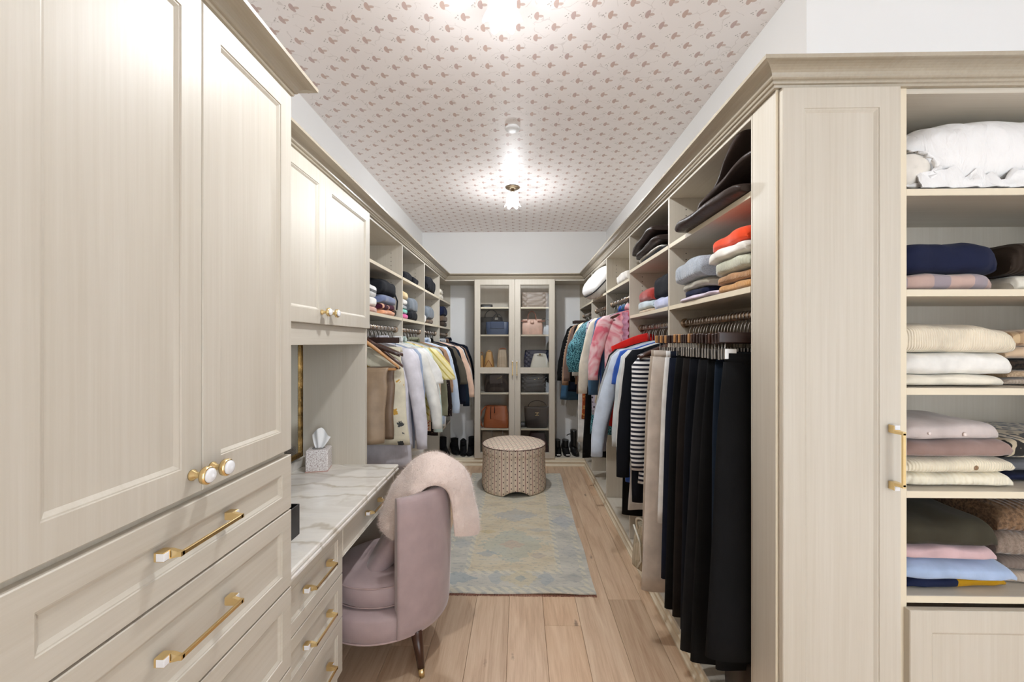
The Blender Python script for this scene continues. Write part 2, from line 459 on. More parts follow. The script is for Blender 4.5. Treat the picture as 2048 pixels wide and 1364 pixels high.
# ================================================================== CABINETRY
def frame_front(P, p0, p1, z0, z1, stile, th=.02, open_=False, top=None, bot=None):
    """raised frame with a bevelled inner edge round a flat panel (or an opening). P(p, z, d) places a point: p across, d out"""
    top = top or stile; bot = bot or stile
    mb = MB()
    def rect(i, d, f=0):
        a, b_, c, e = p0+i, p1-i, z0+i, z1-i
        if f: a, b_, c, e = p0+stile+f-1, p1-stile-f+1, z0+bot+f-1, z1-top-f+1
        return [P(a, c, d), P(b_, c, d), P(b_, e, d), P(a, e, d)]
    loops = [rect(0, 0), rect(0, th-.002), rect(.002, th), rect(0, th, 1.0), rect(0, th-.0025, 1.0015), rect(0, th-.0028, 1.004)]
    if open_:
        loops += [rect(0, 0, 1.009), rect(0, 0)]
        mb.loft(loops, False, False)
    else:
        loops += [rect(0, th-.008, 1.0115)]
        mb.loft(loops, True, False)
    return mb
def faceX(x, s):   # front facing +x (s=1) or -x (s=-1)
    return lambda p, z, d: (x + s*d, p, z)
def faceY(y):      # front facing -y, towards the camera
    return lambda p, z, d: (p, y - d, z)
def pbox(mb, P, p0, p1, z0, z1, d0, d1, b=.0012):
    a = P(p0, z0, d0); c = P(p1, z1, d1)
    return mb.box(a[0], c[0], a[1], c[1], a[2], c[2], b)
def pull(P, pc, zc, L, parent, vertical=False):
    """gold bar pull: two square feet with a white inlay, arms folding out to a slim bar"""
    Q = (lambda a, b_, d: P(pc+b_, zc+a, d)) if vertical else (lambda a, b_, d: P(pc+a, zc+b_, d))
    def qbox(mb, a0, a1, b0, b1, d0, d1, bv=.0008):
        u = Q(a0, b0, d0); v = Q(a1, b1, d1); mb.box(u[0], v[0], u[1], v[1], u[2], v[2], bv)
    mb = MB(); inl = []
    for s in (-1, 1):
        e = s*L/2
        qbox(mb, e-.011, e+.011, -.009, .009, 0, .020)
        ib = MB(); inl.append(ib); qbox(ib, e-.0015 if s > 0 else e-.0118, e+.0118 if s > 0 else e+.0015, -.0075, .0075, .005, .0212)
        pa, pb = e-s*.012, e-s*.003      # arm leaving the inner half of the foot, tapering to the bar
        mb.loft([[Q(pa, -w_, d_), Q(pb, -w_, d_), Q(pb, w_, d_), Q(pa, w_, d_)] for w_, d_ in ((.0088, .003), (.0088, .021), (.0048, .036), (.0045, .0425))], True, False)
    qbox(mb, -(L/2-.006), L/2-.006, -.0044, .0044, .0365, .0425)
    h = obj('handle', mb, GOLD, parent)
    return h, inl
def add_pull(P, pc, zc, L, door, vertical=False):
    h, inl = pull(P, pc, zc, L, door, vertical)
    for ib in inl: obj('handle_inlay', ib, PORC, door)
def add_knob(P, pc, zc, door, dirn):
    o = P(pc, zc, 0); ax = 'x' if abs(P(0, 0, 1)[0]-P(0, 0, 0)[0]) > .5 else 'y'
    s = dirn
    mb = MB().lathe([(0, 0), (.012, 0), (.012, .004*s), (.007, .010*s), (.006, .020*s), (.012, .026*s), (.0185, .028*s), (.0195, .036*s), (.017, .040*s), (.0155, .040*s)], o, 28, True, ax)
    obj('knob', mb, GOLD, door)
    obj('knob_face', MB().lathe([(.0158, .038*s), (.0150, .043*s), (.011, .0455*s), (.005, .0465*s), (0, .0466*s)], o, 28, True, ax), PORC, door)

# ---- tall cabinet on the near side of the vanity
TX = -.70
t = thing('tall_cabinet', 'tall cream cabinet with two panelled doors above wide gold-handled drawers', 'cabinet', (-.97, .90, 0))
F = faceX(TX-.02, 1)
obj('carcass', MB().box(LX_W+.002, TX-.0205, .535, 1.256, .0, ZC), LZ, t)
for k, (a, b_) in enumerate(((.537, .9005), (.9025, 1.258))):
    d = obj('door', frame_front(F, a, b_, 1.142, ZC-.002, .055, bot=.062), LZ, t)
    add_knob(faceX(TX, 1), .872 if k == 0 else .930, 1.185, d, 1)
for z0, z1 in ((.963, 1.126), (.727, .958), (.480, .722), (.11, .475)):
    d = obj('drawer', frame_front(F, .537, 1.258, z0, z1, .048), LY, t)
    add_pull(faceX(TX, 1), .885, (z0+z1)/2+.012, .19, d)
cr = MB()
moulding(cr, [lambda p: (TX-.02+p[0], .45, ZC+p[1]), lambda p: (TX-.02+p[0], 1.256+p[0], ZC+p[1]), lambda p: (LX_W+.005, 1.256+p[0], ZC+p[1])])
obj('crown', cr, CROWN, t)

# ---- vanity: drawer stack, apron drawer, worktop, support panel
t = thing('vanity_drawers', 'low cream drawer stack with gold pulls under the marble top', 'drawers', (-.99, 1.48, 0))
obj('carcass', MB().box(LX_W+.002, DX-.0205, 1.262, 1.703, 0, .722), LZ, t)
F = faceX(DX-.02, 1)
for z0, z1 in ((.517, .718), (.337, .513), (.11, .333)):
    d = obj('drawer', frame_front(F, 1.264, 1.705, z0, z1, .045), LY, t)
    add_pull(faceX(DX, 1), 1.485, (z0+z1)/2+.01, .17, d)
t = thing('apron_drawer', 'slim cream pencil drawer over the knee space', 'drawer', (-.97, 2.05, .57))
obj('drawer_box', MB().box(LX_W+.01, DX-.0205, 1.712, 2.388, .60, .722), LZ, t)
d = obj('drawer_front', frame_front(F, 1.709, 2.388, .576, .718, .004, .02), LY, t)
add_pull(faceX(DX, 1), 2.05, .655, .17, d)
solo('support_panel', MB().box(LX_W, DX, 2.390, 2.404, 0, .722), LZ, 'narrow cream end panel holding up the far end of the marble top', 'panel')

m, nt, b_ = new_mat('veined_quartzite')
co = obj_co(nt)
wv = nd(nt, 'ShaderNodeTexWave', i_Scale=1.7, i_Distortion=11, i_Detail=5); wv.inputs['Detail Scale'].default_value = 1.3; wv.bands_direction = 'Y'
nt.links.new(co, wv.inputs['Vector'])
v1 = ramp(nt, wv.outputs['Fac'], [(.0, (1, 1, 1)), (.035, (.35, .35, .35)), (.10, (0, 0, 0))])
cl = noise_f(nt, obj_co(nt, (1.5, 5, 5)), 1.6, 4, .6, 1)
col = ramp(nt, cl, [(.3, srgb(214, 208, 198)), (.55, srgb(234, 230, 222)), (.75, srgb(222, 219, 214))])
nt.links.new(mix(nt, mth(nt, 'MULTIPLY', mth(nt, 'MULTIPLY', v1, noise_f(nt, co, 6, 2)), .8), col, srgb(160, 142, 108)), b_.inputs['Base Color'])
b_.inputs['Roughness'].default_value = .12
STONE = m
# worktop with a stepped ogee nosing along the front
zt, zb, xf = .76, .724, -.706
prof = [(LX_W+.002, zb), (xf-.006, zb), (xf, zb+.004), (xf, zb+.012), (xf-.003, zb+.016), (xf-.006, zb+.018), (xf-.006, zb+.021), (xf-.001, zb+.024), (xf-.002, zt-.004), (xf-.007, zt), (LX_W+.002, zt)]
t = thing('worktop', 'pale veined stone vanity top with a moulded front edge', 'worktop', (-.98, 1.83, zb))
obj('slab', MB().loft([[(p, 1.262, z) for p, z in prof], [(p, 2.402, z) for p, z in prof]], True, False), STONE, t)
obj('upstand', MB().box(LX_W+.001, LX_W+.016, 1.262, 2.402, zt, zt+.05), STONE, t)

# ---- wall cabinet above the vanity
t = thing('upper_cabinet', 'cream wall cabinet with two panelled doors above the vanity', 'cabinet', (-1.07, 1.83, 1.46))
obj('carcass', MB().box(LX_W+.002, LX_F-.0005, 1.262, 2.404, 1.549, ZC), LZ, t)
F = faceX(LX_F, 1)
for k, (a, b_) in enumerate(((1.30, 1.8545), (1.8575, 2.405))):
    d = obj('door', frame_front(F, a, b_, 1.549, ZC-.002, .06), LZ, t)
    add_knob(faceX(LX_F+.02, 1), 1.815 if k == 0 else 1.897, 1.602, d, 1)
obj('valance', MB().box(LX_F-.018, LX_F, 1.262, 2.388, 1.458, 1.549), LY, t)
solo('side_panel', MB().box(LX_W, LX_F, 2.388, 2.406, zt, 1.5485), LZ, 'cream side panel standing on the far end of the vanity top', 'panel')

# ---- mirror standing on the vanity top against the wall
m, nt, b_ = new_mat('mirror_glass'); b_.inputs['Base Color'].default_value = (.86, .87, .84, 1); b_.inputs['Metallic'].default_value = 1; b_.inputs['Roughness'].default_value = .02
MIRROR = m
t = thing('gilt_mirror', 'gilt framed mirror on the wall above the vanity top', 'mirror', (LX_W, 1.8, .82))
obj('glass', MB().box(LX_W+.004, LX_W+.024, 1.28, 2.315, .84, 1.50, .0005), MIRROR, t)
P_ = faceX(LX_W+.002, 1)
fr = [MB(), MB(), MB(), MB()]
pbox(fr[0], P_, 2.298, 2.325, .825, 1.53, 0, .032, .004); pbox(fr[1], P_, 1.265, 1.292, .825, 1.53, 0, .032, .004)
pbox(fr[2], P_, 1.265, 2.325, .825, .852, 0, .031, .004); pbox(fr[3], P_, 1.265, 2.325, 1.50, 1.53, 0, .031, .004)
GILT = fabric('aged_gilt', (.32, .20, .07), rough=.35, sheen=0, var=.5, bstr=.6, weave=120); GILT.node_tree.nodes['Principled BSDF'].inputs['Metallic'].default_value = .9
for f_ in fr: obj('frame', f_, GILT, t)
bead = MB()
for k in range(70):
    yy = 2.304; zz = .84 + k*.0095
    bead.lathe([(0, -.0035), (.003, -.002), (.0042, 0), (.003, .002), (0, .0035)], (LX_W+.033, yy, zz), 6)
o = obj('beading', bead, GILT, t); o['kind'] = 'stuff'

# ---- open closet units (desk side and trouser side)
def holes(xs, y, s, z0, z1, parent):
    mb = MB()
    for x in xs:
        z = z0
        while z < z1:
            mb.loft([[(x+.003*math.cos(a*PI/4), y+s*e, z+.003*math.sin(a*PI/4)) for a in range(8)] for e in (0, .0006)], True, False)
            z += .032
    o = obj('pin_holes', mb, HOLE, parent); o['kind'] = 'stuff'
def unit(side, y0, y1, label, shelves, rod, z_floor=.10, lower=None):
    sgn = 1 if side == 'L' else -1
    xf, xw = (LX_F, LX_W) if side == 'L' else (RX_F, RX_W)
    t = thing('closet_unit', label, 'shelving unit', ((xf+xw)/2, (y0+y1)/2, 0))
    e = .0095
    w_in = xw + sgn*.012
    obj('side_panel', MB().box(xf, xw, y0, y0+e, .08, ZC), LZ, t)
    obj('side_panel', MB().box(xf, xw, y1-e, y1, .08, ZC), LZ, t)
    obj('back_panel', MB().box(xw, w_in, y0+e, y1-e, .08, ZC), LZ, t)
    obj('top_panel', MB().box(xf, w_in, y0+e, y1-e, ZC-.016, ZC), LY, t)
    obj('floor_panel', MB().box(xf, w_in, y0+e, y1-e, z_floor-.02, z_floor), LY, t)
    for z in shelves:
        sh = obj('shelf', MB().box(xf, w_in, y0+e, y1-e, z-.021, z, .0015), LY, t)
        obj('edge_band', MB().box(xf, xf+sgn*.0012, y0+e, y1-e, z-.0205, z-.0005, .0004), EDGE, sh)
    if rod:
        rx, rz = rod
        obj('hanging_rod', MB().tube([(rx, y0+e, rz), (rx, y1-e, rz)], .0145, 14), BRONZE, t)
        fl = MB()
        for yy, s in ((y0+e, 1), (y1-e, -1)): fl.lathe([(0, 0), (.024, 0), (.024, .004*s), (.018, .008*s), (0, .008*s)], (rx, yy, rz), 18, True, 'y')
        obj('rod_flange', fl, BRONZE, t)
    zl = (shelves[0] if shelves else 1.9)
    holes([xf - sgn*.05, xw + sgn*.07] if False else [xf - sgn*.085], y1-e, -1, 1.70, 2.18, t)
    return t
RODL, RODR, ZR = -.95, .845, 1.567
ZR2, RODR2 = 1.80, .82
unit('L', LY_D[0], LY_D[1], 'desk-side open closet bay with khaki trousers, next to the vanity', [ZA, ZS], (RODL, ZR))
unit('L', LY_D[1], LY_D[2], 'desk-side open closet bay with the yellow striped sleeve', [ZA, ZS], (RODL, ZR))
unit('L', LY_D[2], LY_D[3], 'desk-side open closet bay with a pale blue striped shirt', [ZA, ZS], (RODL, ZR))
u4 = unit('L', LY_D[3], LY_D[4], 'desk-side open closet bay in the far corner with a quilted vest', [ZA, ZS, .47], (RODL, ZR))
unit('R', RY_D[0], RY_D[1], 'open closet bay of dark trousers with orange sweater above', [ZA, ZS], (RODR, ZR))
unit('R', RY_D[1], RY_D[2], 'open closet bay with the striped tee under a red sweater stack', [ZA, ZS], (RODR, ZR))
unit('R', RY_D[2], RY_D[3], 'open closet bay with the pink blouse', [1.92], (RODR2, ZR2))
unit('R', RY_D[3], RY_D[4], 'open closet bay with the teal blouse below a white pillow', [1.915], (RODR2, ZR2))
unit('R', RY_D[4], RY_D[5], 'open closet bay in the far corner with the black striped cardigan', [1.91], (RODR2, ZR2))

# ---- knitwear unit facing the camera: hanging-closet end with a tall door, then open shelves
t = thing('end_cabinet', 'narrow tall cream cabinet with one panelled door and a gold pull', 'cabinet', (.95, 1.31, 0))
obj('carcass', MB().box(RX_F, 1.128, YN, RY_D[0]-.001, 0, ZC), LZ, t)
obj('edge_band', MB().box(RX_F-.0012, RX_F+.007, YN-.0012, YN, 0, ZC, .0004), EDGE, t)
d = obj('door', frame_front(faceY(YN-.0005), RX_F+.008, 1.115, .06, ZC-.004, .062), LZ, t)
add_pull(faceY(YN-.0205), 1.086, 1.135, .165, d, True)
KX0, KX1 = 1.128, 1.93
KZ = [1.925, 1.626, 1.333, 1.027, .716]
t = thing('knitwear_shelves', 'open cream shelf unit stacked with folded knitwear beside the narrow end cabinet', 'shelving unit', ((KX0+KX1)/2, 1.43, 0))
obj('side_panel', MB().box(KX0, KX0+.020, YN, YNB, 0, ZC), LZ, t)
obj('side_panel', MB().box(KX1-.020, KX1, YN, YNB, 0, ZC), LZ, t)
obj('back_panel', MB().box(KX0+.02, KX1-.02, YNB-.012, YNB, 0, ZC), LZ, t)
obj('top_panel', MB().box(KX0+.02, KX1-.02, YN, YNB-.012, ZC-.016, ZC), LX, t)
for z in KZ:
    sh = obj('shelf', MB().box(KX0+.02, KX1-.02, YN, YNB-.012, z-.021, z, .0015), LX, t)
    obj('edge_band', MB().box(KX0+.02, KX1-.02, YN-.0012, YN, z-.0205, z-.0005, .0004), EDGE, sh)
for a, c in ((KX0, KX0+.02), (KX1-.02, KX1)): obj('edge_band', MB().box(a, c, YN-.0012, YN, 0, ZC, .0004), EDGE, t)
d = obj('door', frame_front(faceY(YN-.0005), KX0+.012, KX1-.005, .06, .684, .062), LZ, t)

# ---- glass-fronted handbag cabinet on the far wall
m, nt, b_ = new_mat('clear_glass')
nt.nodes.remove(b_)
fr_ = nd(nt, 'ShaderNodeFresnel', i_IOR=1.5); tr = nd(nt, 'ShaderNodeBsdfTransparent'); gl = nd(nt, 'ShaderNodeBsdfGlossy', i_Roughness=.01)
tr.inputs[0].default_value = (.98, .985, .985, 1)
ms = nt.nodes.new('ShaderNodeMixShader')
nt.links.new(mth(nt, 'MULTIPLY', fr_.outputs[0], .5), ms.inputs[0]); nt.links.new(tr.outputs[0], ms.inputs[1]); nt.links.new(gl.outputs[0], ms.inputs[2])
nt.links.new(ms.outputs[0], nt.nodes['Material Output'].inputs['Surface'])
GLASS = m
GX0, GX1, GXM = -.547, .418, -.063
t = thing('display_cabinet', 'tall cream cabinet with two glass doors full of handbags', 'cabinet', (GXM, 5.14, .10))
obj('side_panel', MB().box(GX0, GX0+.02, YBF, YB, .10, ZC), LZ, t)
obj('side_panel', MB().box(GX1-.02, GX1, YBF, YB, .10, ZC), LZ, t)
obj('back_panel', MB().box(GX0+.02, GX1-.02, YB-.015, YB, .10, ZC), LZ, t)
obj('centre_panel', MB().box(GXM-.010, GXM+.010, YBF+.01, YB-.015, .10, ZC), LZ, t)
GZ = [1.892, 1.563, 1.160, .868, .440]
for z in GZ + [.10]:
    for a, c in ((GX0+.02, GXM-.010), (GXM+.010, GX1-.02)):
        sh = obj('shelf', MB().box(a, c, YBF+.006, YB-.015, z-.02, z), LX, t)
        obj('edge_band', MB().box(a, c, YBF+.0045, YBF+.006, z-.0195, z-.0005, .0003), EDGE, sh)
for a, c, hx in ((GX0+.006, GXM-.002, GXM-.026), (GXM+.002, GX1-.006, GXM+.026)):
    P_ = faceY(YBF-.001)
    mb = frame_front(P_, a, c, .092, ZC-.004, .062, .022, True)
    pbox(mb, P_, a+.06, c-.06, 1.100, 1.172, .002, .022, .001)
    d = obj('door', mb, LZ, t)
    g = MB(); pbox(g, P_, a+.060, c-.060, .15, ZC-.06, .009, .0125, .0003)
    obj('glass_pane', g, GLASS, d)
    add_pull(faceY(YBF-.023), hx, 1.16, .165, d, True)
# wooden soffit and plinth either side of the display cabinet
for nm, a, c, lab in (('soffit_board', LX_F, GX0, 'cream board over the gap beside the handbag cabinet, desk side'), ('soffit_board', GX1, RX_F, 'cream board over the gap beside the handbag cabinet, trouser side')):
    solo(nm, MB().box(a, c, YBF, YB, ZC-.02, ZC), LX, lab, 'panel')
struct('trim_2', MB().box(LX_F-.02, RX_F+.02, YBF, YB, .02, .0995), LX)

# ================================================================== HANGERS
def hook_path():
    p = []
    for i in range(12):
        a = R(-35 + i*250/11)
        p.append((.0185*math.cos(a), 0, .0185*math.sin(a)))
    p += [(-.012, 0, -.018), (-.004, 0, -.030), (0, 0, -.045), (0, 0, -.092)]
    return p
HPATH = hook_path()
def make_hanger(kind, mat, label, group):
    """hook over the rod at the origin; the bar runs along local x"""
    t = thing({'wood': 'wooden_hanger', 'suit': 'suit_hanger', 'broad': 'suit_hanger', 'clip': 'clip_hanger'}[kind], label, 'hanger', group=group)
    hp = HPATH if kind != 'clip' else [(x, y, max(z, -.068)) for x, y, z in HPATH]
    obj('hook', MB().tube(hp, .0022, 6), STEEL, t, local=True)
    if kind == 'clip':
        obj('bar', MB().box(-.17, .17, -.006, .006, -.102, -.066, .002), mat, t, local=True)
        for s in (-1, 1):
            x = s*.145; mb = MB()
            mb.tube([(x, 0, -.095), (x, -.004, -.128), (x-s*.004, -.004, -.134), (x-s*.03, -.004, -.134)], .0018, 5)
            mb.box(x-.02-s*.016, x+.02-s*.016, -.0055, .0055, -.158, -.122, .001)
            obj('clip', mb, STEEL, t, local=True)
    else:
        th = .0065 if kind == 'wood' else .011
        rings = []
        for i in range(15):
            u = -1 + i/7; x = u*.215; z = -.106 - .072*abs(u)**1.35 if kind != 'broad' else -.085 - .165*abs(u)**1.15
            hh = .013*(1-.45*abs(u)) + .003; yy = .018*(u*u) if kind in ('suit', 'broad') else 0
            rings.append([(x, yy+th*math.cos(a*PI/4)*(1 if kind == 'wood' else .8+.5*abs(u)), z + hh*math.sin(a*PI/4)) for a in range(8)])
        obj('shoulder_bar', MB().loft(rings), mat, t, local=True)
        if kind == 'broad':
            obj('trouser_bar', MB().box(-.20, .20, .006, .018, -.268, -.254, .003), mat, t, local=True)
        if kind == 'suit':
            obj('trouser_bar', MB().tube([(-.195, .012, -.174), (.195, .012, -.174)], .0065, 8), mat, t, local=True)
    return t
PROTO = {}
def hanger(kind, matname, x, y, z, rz, label, group):
    key = (kind, matname)
    if key not in PROTO:
        PROTO[key] = make_hanger(kind, {'e': ESPRESSO, 'w': WALNUT, 'n': NATWOOD}[matname], label, group)
        t = PROTO[key]; t.location = (x, y, z); t.rotation_euler = (0, 0, rz); return t
    return dup(PROTO[key], (x, y, z), rz, label, group)

# ================================================================== GARMENTS (local x = aisle side, z = 0 at the rod)
def sgp(v, p): return math.copysign(abs(v)**p, v)
def torso(w, drop, neck, L, th, flare, seed, folds=.012, nseg=44, rows=16, hemwave=.006):
    r = random.Random(seed); ph = [r.uniform(0, 6.28) for _ in range(6)]; k1 = r.uniform(24, 34); k2 = r.uniform(45, 60)
    rings = []
    for i in range(rows+1):
        t = i/rows
        hw = w*(1 - .05*math.sin(min(t*4, 1)*PI)) * (1 + (flare-1)*t)
        tt = .013 + (th-.013)*min(1, t*5)**.7
        ring = []
        for j in range(nseg):
            a = j*2*PI/nseg
            x = hw*sgp(math.cos(a), .75); u = abs(x)/max(hw, 1e-6)
            top = neck - drop*u**1.3 * (1 if drop else 0)
            z = top - (L - (neck-top))*t
            f = folds*min(1, t*2.5)*(math.sin(k1*x+ph[0]+1.5*t)+.5*math.sin(k2*x+ph[1]-t*2))/1.5
            y = tt*sgp(math.sin(a), .7) + f*.55
            x += .006*t*math.sin(9*t+ph[2])
            if i == rows: z += hemwave*math.sin(18*x+ph[3])
            ring.append((x, y, z))
        rings.append(ring)
    mb = MB().loft(rings, False, True)
    for base in (0, rows*nseg):             # close shoulders and hem by stitching front to back
        for j in range(nseg//2):
            a, b_, c, d = j, j+1, (nseg-j-1) % nseg, (nseg-j) % nseg
            f = [base+q for q in (a, b_, c, d)]
            f = list(dict.fromkeys(f))
            if len(f) > 2: mb.f.append(tuple(f)); mb.sm.append(True)
    return mb
def sleeve(x0, z0, L, dx, r0, r1, th, seed, cuff=True, puff=0, nseg=16, rows=14, dy=0):
    r = random.Random(seed); o = Vector((r.uniform(0, 50), r.uniform(0, 50), 0)); rings = []
    s = 1 if x0 > 0 else -1
    ny = min(1, th/r0)
    for i in range(rows+1):
        t = i/rows
        cx = x0 + s*dx*(1-(1-t)**1.8); cz = z0 - L*t; cy = dy*t
        rr = r0 + (r1-r0)*t + puff*math.sin(PI*min(1, t*1.02))**.8
        if cuff and t > .86: rr = r1*(1.08 if t < .9 else .98)
        if i == 0: rr *= .55
        ring = []
        for j in range(nseg):
            a = j*2*PI/nseg
            n = noise.noise(Vector((math.cos(a)*1.3, math.sin(a)*1.3, t*7))+o)
            q = rr*(1+.16*n*(1 if 0 < t < .86 else .3))
            tilt = -s*.25*q*math.cos(a)*s if i == 0 else 0
            ring.append((cx+q*math.cos(a), cy+q*ny*math.sin(a)*(1.0 if t < .86 else .9), cz + tilt*.5))
        rings.append(ring)
    return MB().loft(rings, True, True)
def collar(neck, mat, parent, w=.062, h=.035):
    mb = MB(); rings = []
    for i in range(17):
        a = PI*(-.08+1.16*i/16)
        x, y = w*math.cos(a), .020*math.sin(a)-.004
        rings.append([(x*.9, y*.8, neck-.006), (x, y+.002, neck+h), (x*1.16, y*1.25+.003, neck+h*.4), (x*1.2, y*1.3+.004, neck-h*.25), (x*1.05, y, neck-.004)])
    mb.loft(rings, True, True)
    obj('collar', mb, mat, parent, local=True)
def place(o, side, x, y, z, yaw):
    o.location = (x, y, z); o.rotation_euler = (0, 0, yaw + (0 if side == 'L' else PI))
SEED = [100]
def garment(side, x, y, z, yaw, g):
    """g: dict with kind, mat, name, cat, label and cut"""
    SEED[0] += 1; sd = SEED[0]
    mat = g['mat']; k = g['kind']; th = g.get('th', .020); gr = g.get('group')
    L = g.get('L', .68)
    if k in ('top', 'dress'):
        w = g.get('w', .205); neck = g.get('neck', -.086); drop = g.get('drop', .062)
        o = obj(g['name'], torso(w, drop, neck, L, th, g.get('flare', 1.08), sd, g.get('folds', .012)), mat)
        sl = g.get('sleeve', 'long'); sm_ = g.get('smat', mat)
        for s in (1, -1):
            x0, z0 = (w*.95 if s > 0 else -w*.74), neck-drop*.75-.006
            if sl == 'long': mb = sleeve(x0, z0, g.get('SL', .54), (g.get('dx', .09) if s > 0 else .005), .058 if s > 0 else .045, .036, th*1.25, sd*3+s)
            elif sl == 'wide': mb = sleeve(x0, z0, g.get('SL', .50), (g.get('dx', .11) if s > 0 else .005), .062, .052, th*1.3, sd*3+s)
            elif sl == 'short': mb = sleeve(x0, z0, g.get('SL', .21), (g.get('dx', .07) if s > 0 else .01), .055, .060, th*1.3, sd*3+s, False)
            elif sl == 'puff': mb = sleeve(x0, z0, g.get('SL', .36), (g.get('dx', .10) if s > 0 else .0), .05, .055, th*1.6, sd*3+s, True, .045)
            else: continue
            obj('sleeve', mb, sm_, o, local=True)
        if g.get('collar'): collar(neck, g.get('cmat', mat), o)
        if g.get('ruffle'):
            rows = []
            for q in range(3):
                rows.append([(.075+.020*(q-1)+.006*math.sin(i*1.3), th*1.15+.004+.010*abs(q-1)+.006*math.sin(i*1.9+q), neck-.03-.011*i) for i in range(40)])
            obj('ruffle', MB().grid(rows).grid([[(p[0], p[1]-.0015, p[2]) for p in rr_] for rr_ in rows]), g['ruffle'], o, local=True)
        if g.get('trim'):
            tm = MB().loft([[(w+.045+dxx, yy, neck-drop-.215-dz) for dxx, yy in ((-.05, -th*1.5), (.05, -th*1.5), (.05, th*1.5), (-.05, th*1.5))] for dz in (0, .03)], True, False)
            obj('cuff_trim', tm, g['trim'], o, local=True)
    elif k == 'skirt':
        o = obj(g['name'], torso(g.get('w', .17), 0, g.get('neck', -.145), L, th, g.get('flare', 1.3), sd, g.get('folds', .016), hemwave=.004), mat)
        wb = torso(g.get('w', .17)*1.01, 0, g.get('neck', -.145)+.004, .034, .011, 1, sd, 0, rows=2, hemwave=0)
        obj('waistband', wb, mat, o, local=True)
    elif k == 'drape':                       # trousers folded over the bar
        o = obj(g['name'], torso(g.get('w', .18), 0, g.get('neck', -.15), L, th, g.get('flare', 1.05), sd, g.get('folds', .010), hemwave=.002), mat)
    elif k == 'trousers':
        w = g.get('w', .19); n0 = g.get('neck', -.138); fl = g.get('flare', 1.0)
        o = thing(g['name'], g['label'], g['cat'])
        wbm = MB().loft([[(w*.92*sgp(math.cos(a*2*PI/24), .6), .010*sgp(math.sin(a*2*PI/24), .7), zz) for a in range(24)] for zz in (n0, n0-.038)], True, True)
        obj('waistband', wbm, g.get('wmat', mat), o, local=True)
        r = random.Random(sd)
        for s in (1, -1):
            rings = []; p1 = r.uniform(0, 6)
            for i in range(15):
                t = i/14; hip = math.sin(min(1, t*3)*PI/2)
                hw = w*(.50+.08*hip)*(1+(fl-1)*t); cx = s*w*(.44+.06*t*fl) + s*.01*t
                tt = .009 + (th-.009)*hip
                ring = []
                for j in range(20):
                    a = j*2*PI/20
                    xx = cx + hw*sgp(math.cos(a), .8)
                    yy = tt*sgp(math.sin(a), .8) + s*.004*hip + .011*hip*(.4+.6*t)*math.sin(17*xx+p1+2*t)
                    ring.append((xx, yy, n0-.030-(L-.03)*t - (.004*math.sin(9*xx+p1) if i == 14 else 0)))
                rings.append(ring)
            obj('leg', MB().loft(rings, True, True), mat, o, local=True)
        if g.get('tag'):
            obj('paper_tag', MB().box(.09, .135, -th-.008, -th-.006, n0-.062, n0-.002, .0004), g['tag'], o, local=True)
    place(o, side, x, y, z, yaw)
    tag(o, g['label'], g['cat'], gr)
    return o

# ================================================================== FOLDED CLOTHES (local: width along x, fold towards -y, resting on z = 0)
def folded(w, d, h, seed, layers=2, droop=0, rough=.10, skew=0, bulge=.5):
    r = random.Random(seed); o = Vector((r.uniform(0, 90), r.uniform(0, 90), r.uniform(0, 90)))
    nx, ns = 26, 34
    rings = []
    for i in range(nx+1):
        u = -1 + 2*i/nx
        e = (1-abs(u)**5)**.5 if abs(u) < 1 else 0
        endh = .55+.45*min(1, (1-abs(u))*7)**.5
        ring = []
        for j in range(ns):
            a = j*2*PI/ns + PI/2
            cy, sz = math.cos(a), math.sin(a)
            y = d/2*sgp(cy, .32)
            nose = max(0, -y/(d/2))
            p = .62 if nose > .5 else .45
            z = h/2*endh*(1+sgp(sz, p))
            if abs(cy) < .97:
                z += 0
            q = noise.noise(Vector((u*2.1, y*9, .7 if sz > 0 else 5))+o)
            if sz > 0:
                z *= 1 + rough*1.6*q + bulge*.22*(1-u*u)*(1-nose*.35)
            else: z += h*.03*(q+.4)
            x = u*w/2 + skew*y
            # layered ends: a crease between the folds
            ew = max(0, (abs(u)-.72)/.28)
            if layers > 1:
                zz = (z/(h*endh+1e-6))*layers
                x -= math.copysign(.012, u)*ew*math.exp(-((zz-round(zz))**2)/.02)*(0 if abs(zz-round(zz)) > .5 or round(zz) in (0, layers) else 1)
            yy = y*(1 - .10*ew + .06*noise.noise(Vector((u*1.7, 3, sz))+o))
            z -= droop*nose**2*(1 if sz > 0 else .9)
            ring.append((x, yy, max(z, 0 if not droop else -droop)))
        rings.append(ring)
    return MB().loft(rings, True, True)
def lay(x, y, z, rot, items, name='folded_sweater', group=None, cat='sweater'):
    """a pile: items from the bottom up, each (height, material, width, depth, label, extras)"""
    z += .001
    for it in items:
        h, mat, w, d, label = it[:5]; ex = it[5] if len(it) > 5 else {}
        SEED[0] += 1
        mb = folded(w, d, h, SEED[0], ex.get('layers', 2), ex.get('droop', 0), ex.get('rough', .10), ex.get('skew', 0), ex.get('bulge', .5))
        o = obj(ex.get('name', name), mb, mat)
        o.location = (x+ex.get('dx', 0), y+ex.get('dy', 0), z); o.rotation_euler = (ex.get('rx', 0), ex.get('ry', 0), rot+ex.get('rz', rnd.uniform(-.05, .05)))
        tag(o, label, ex.get('cat', cat), group)
        for bx, bz, bm_, br in ex.get('buttons', ()):
            b_ = MB().lathe([(0, .0025), (br*.8, .0025), (br, 0), (br*.8, -.003), (0, -.003)], (bx, -d/2-.003, bz), 14, True, 'y')
            obj('button', b_, bm_, o, local=True)
        z += h*ex.get('rise', 1.0)
    return z
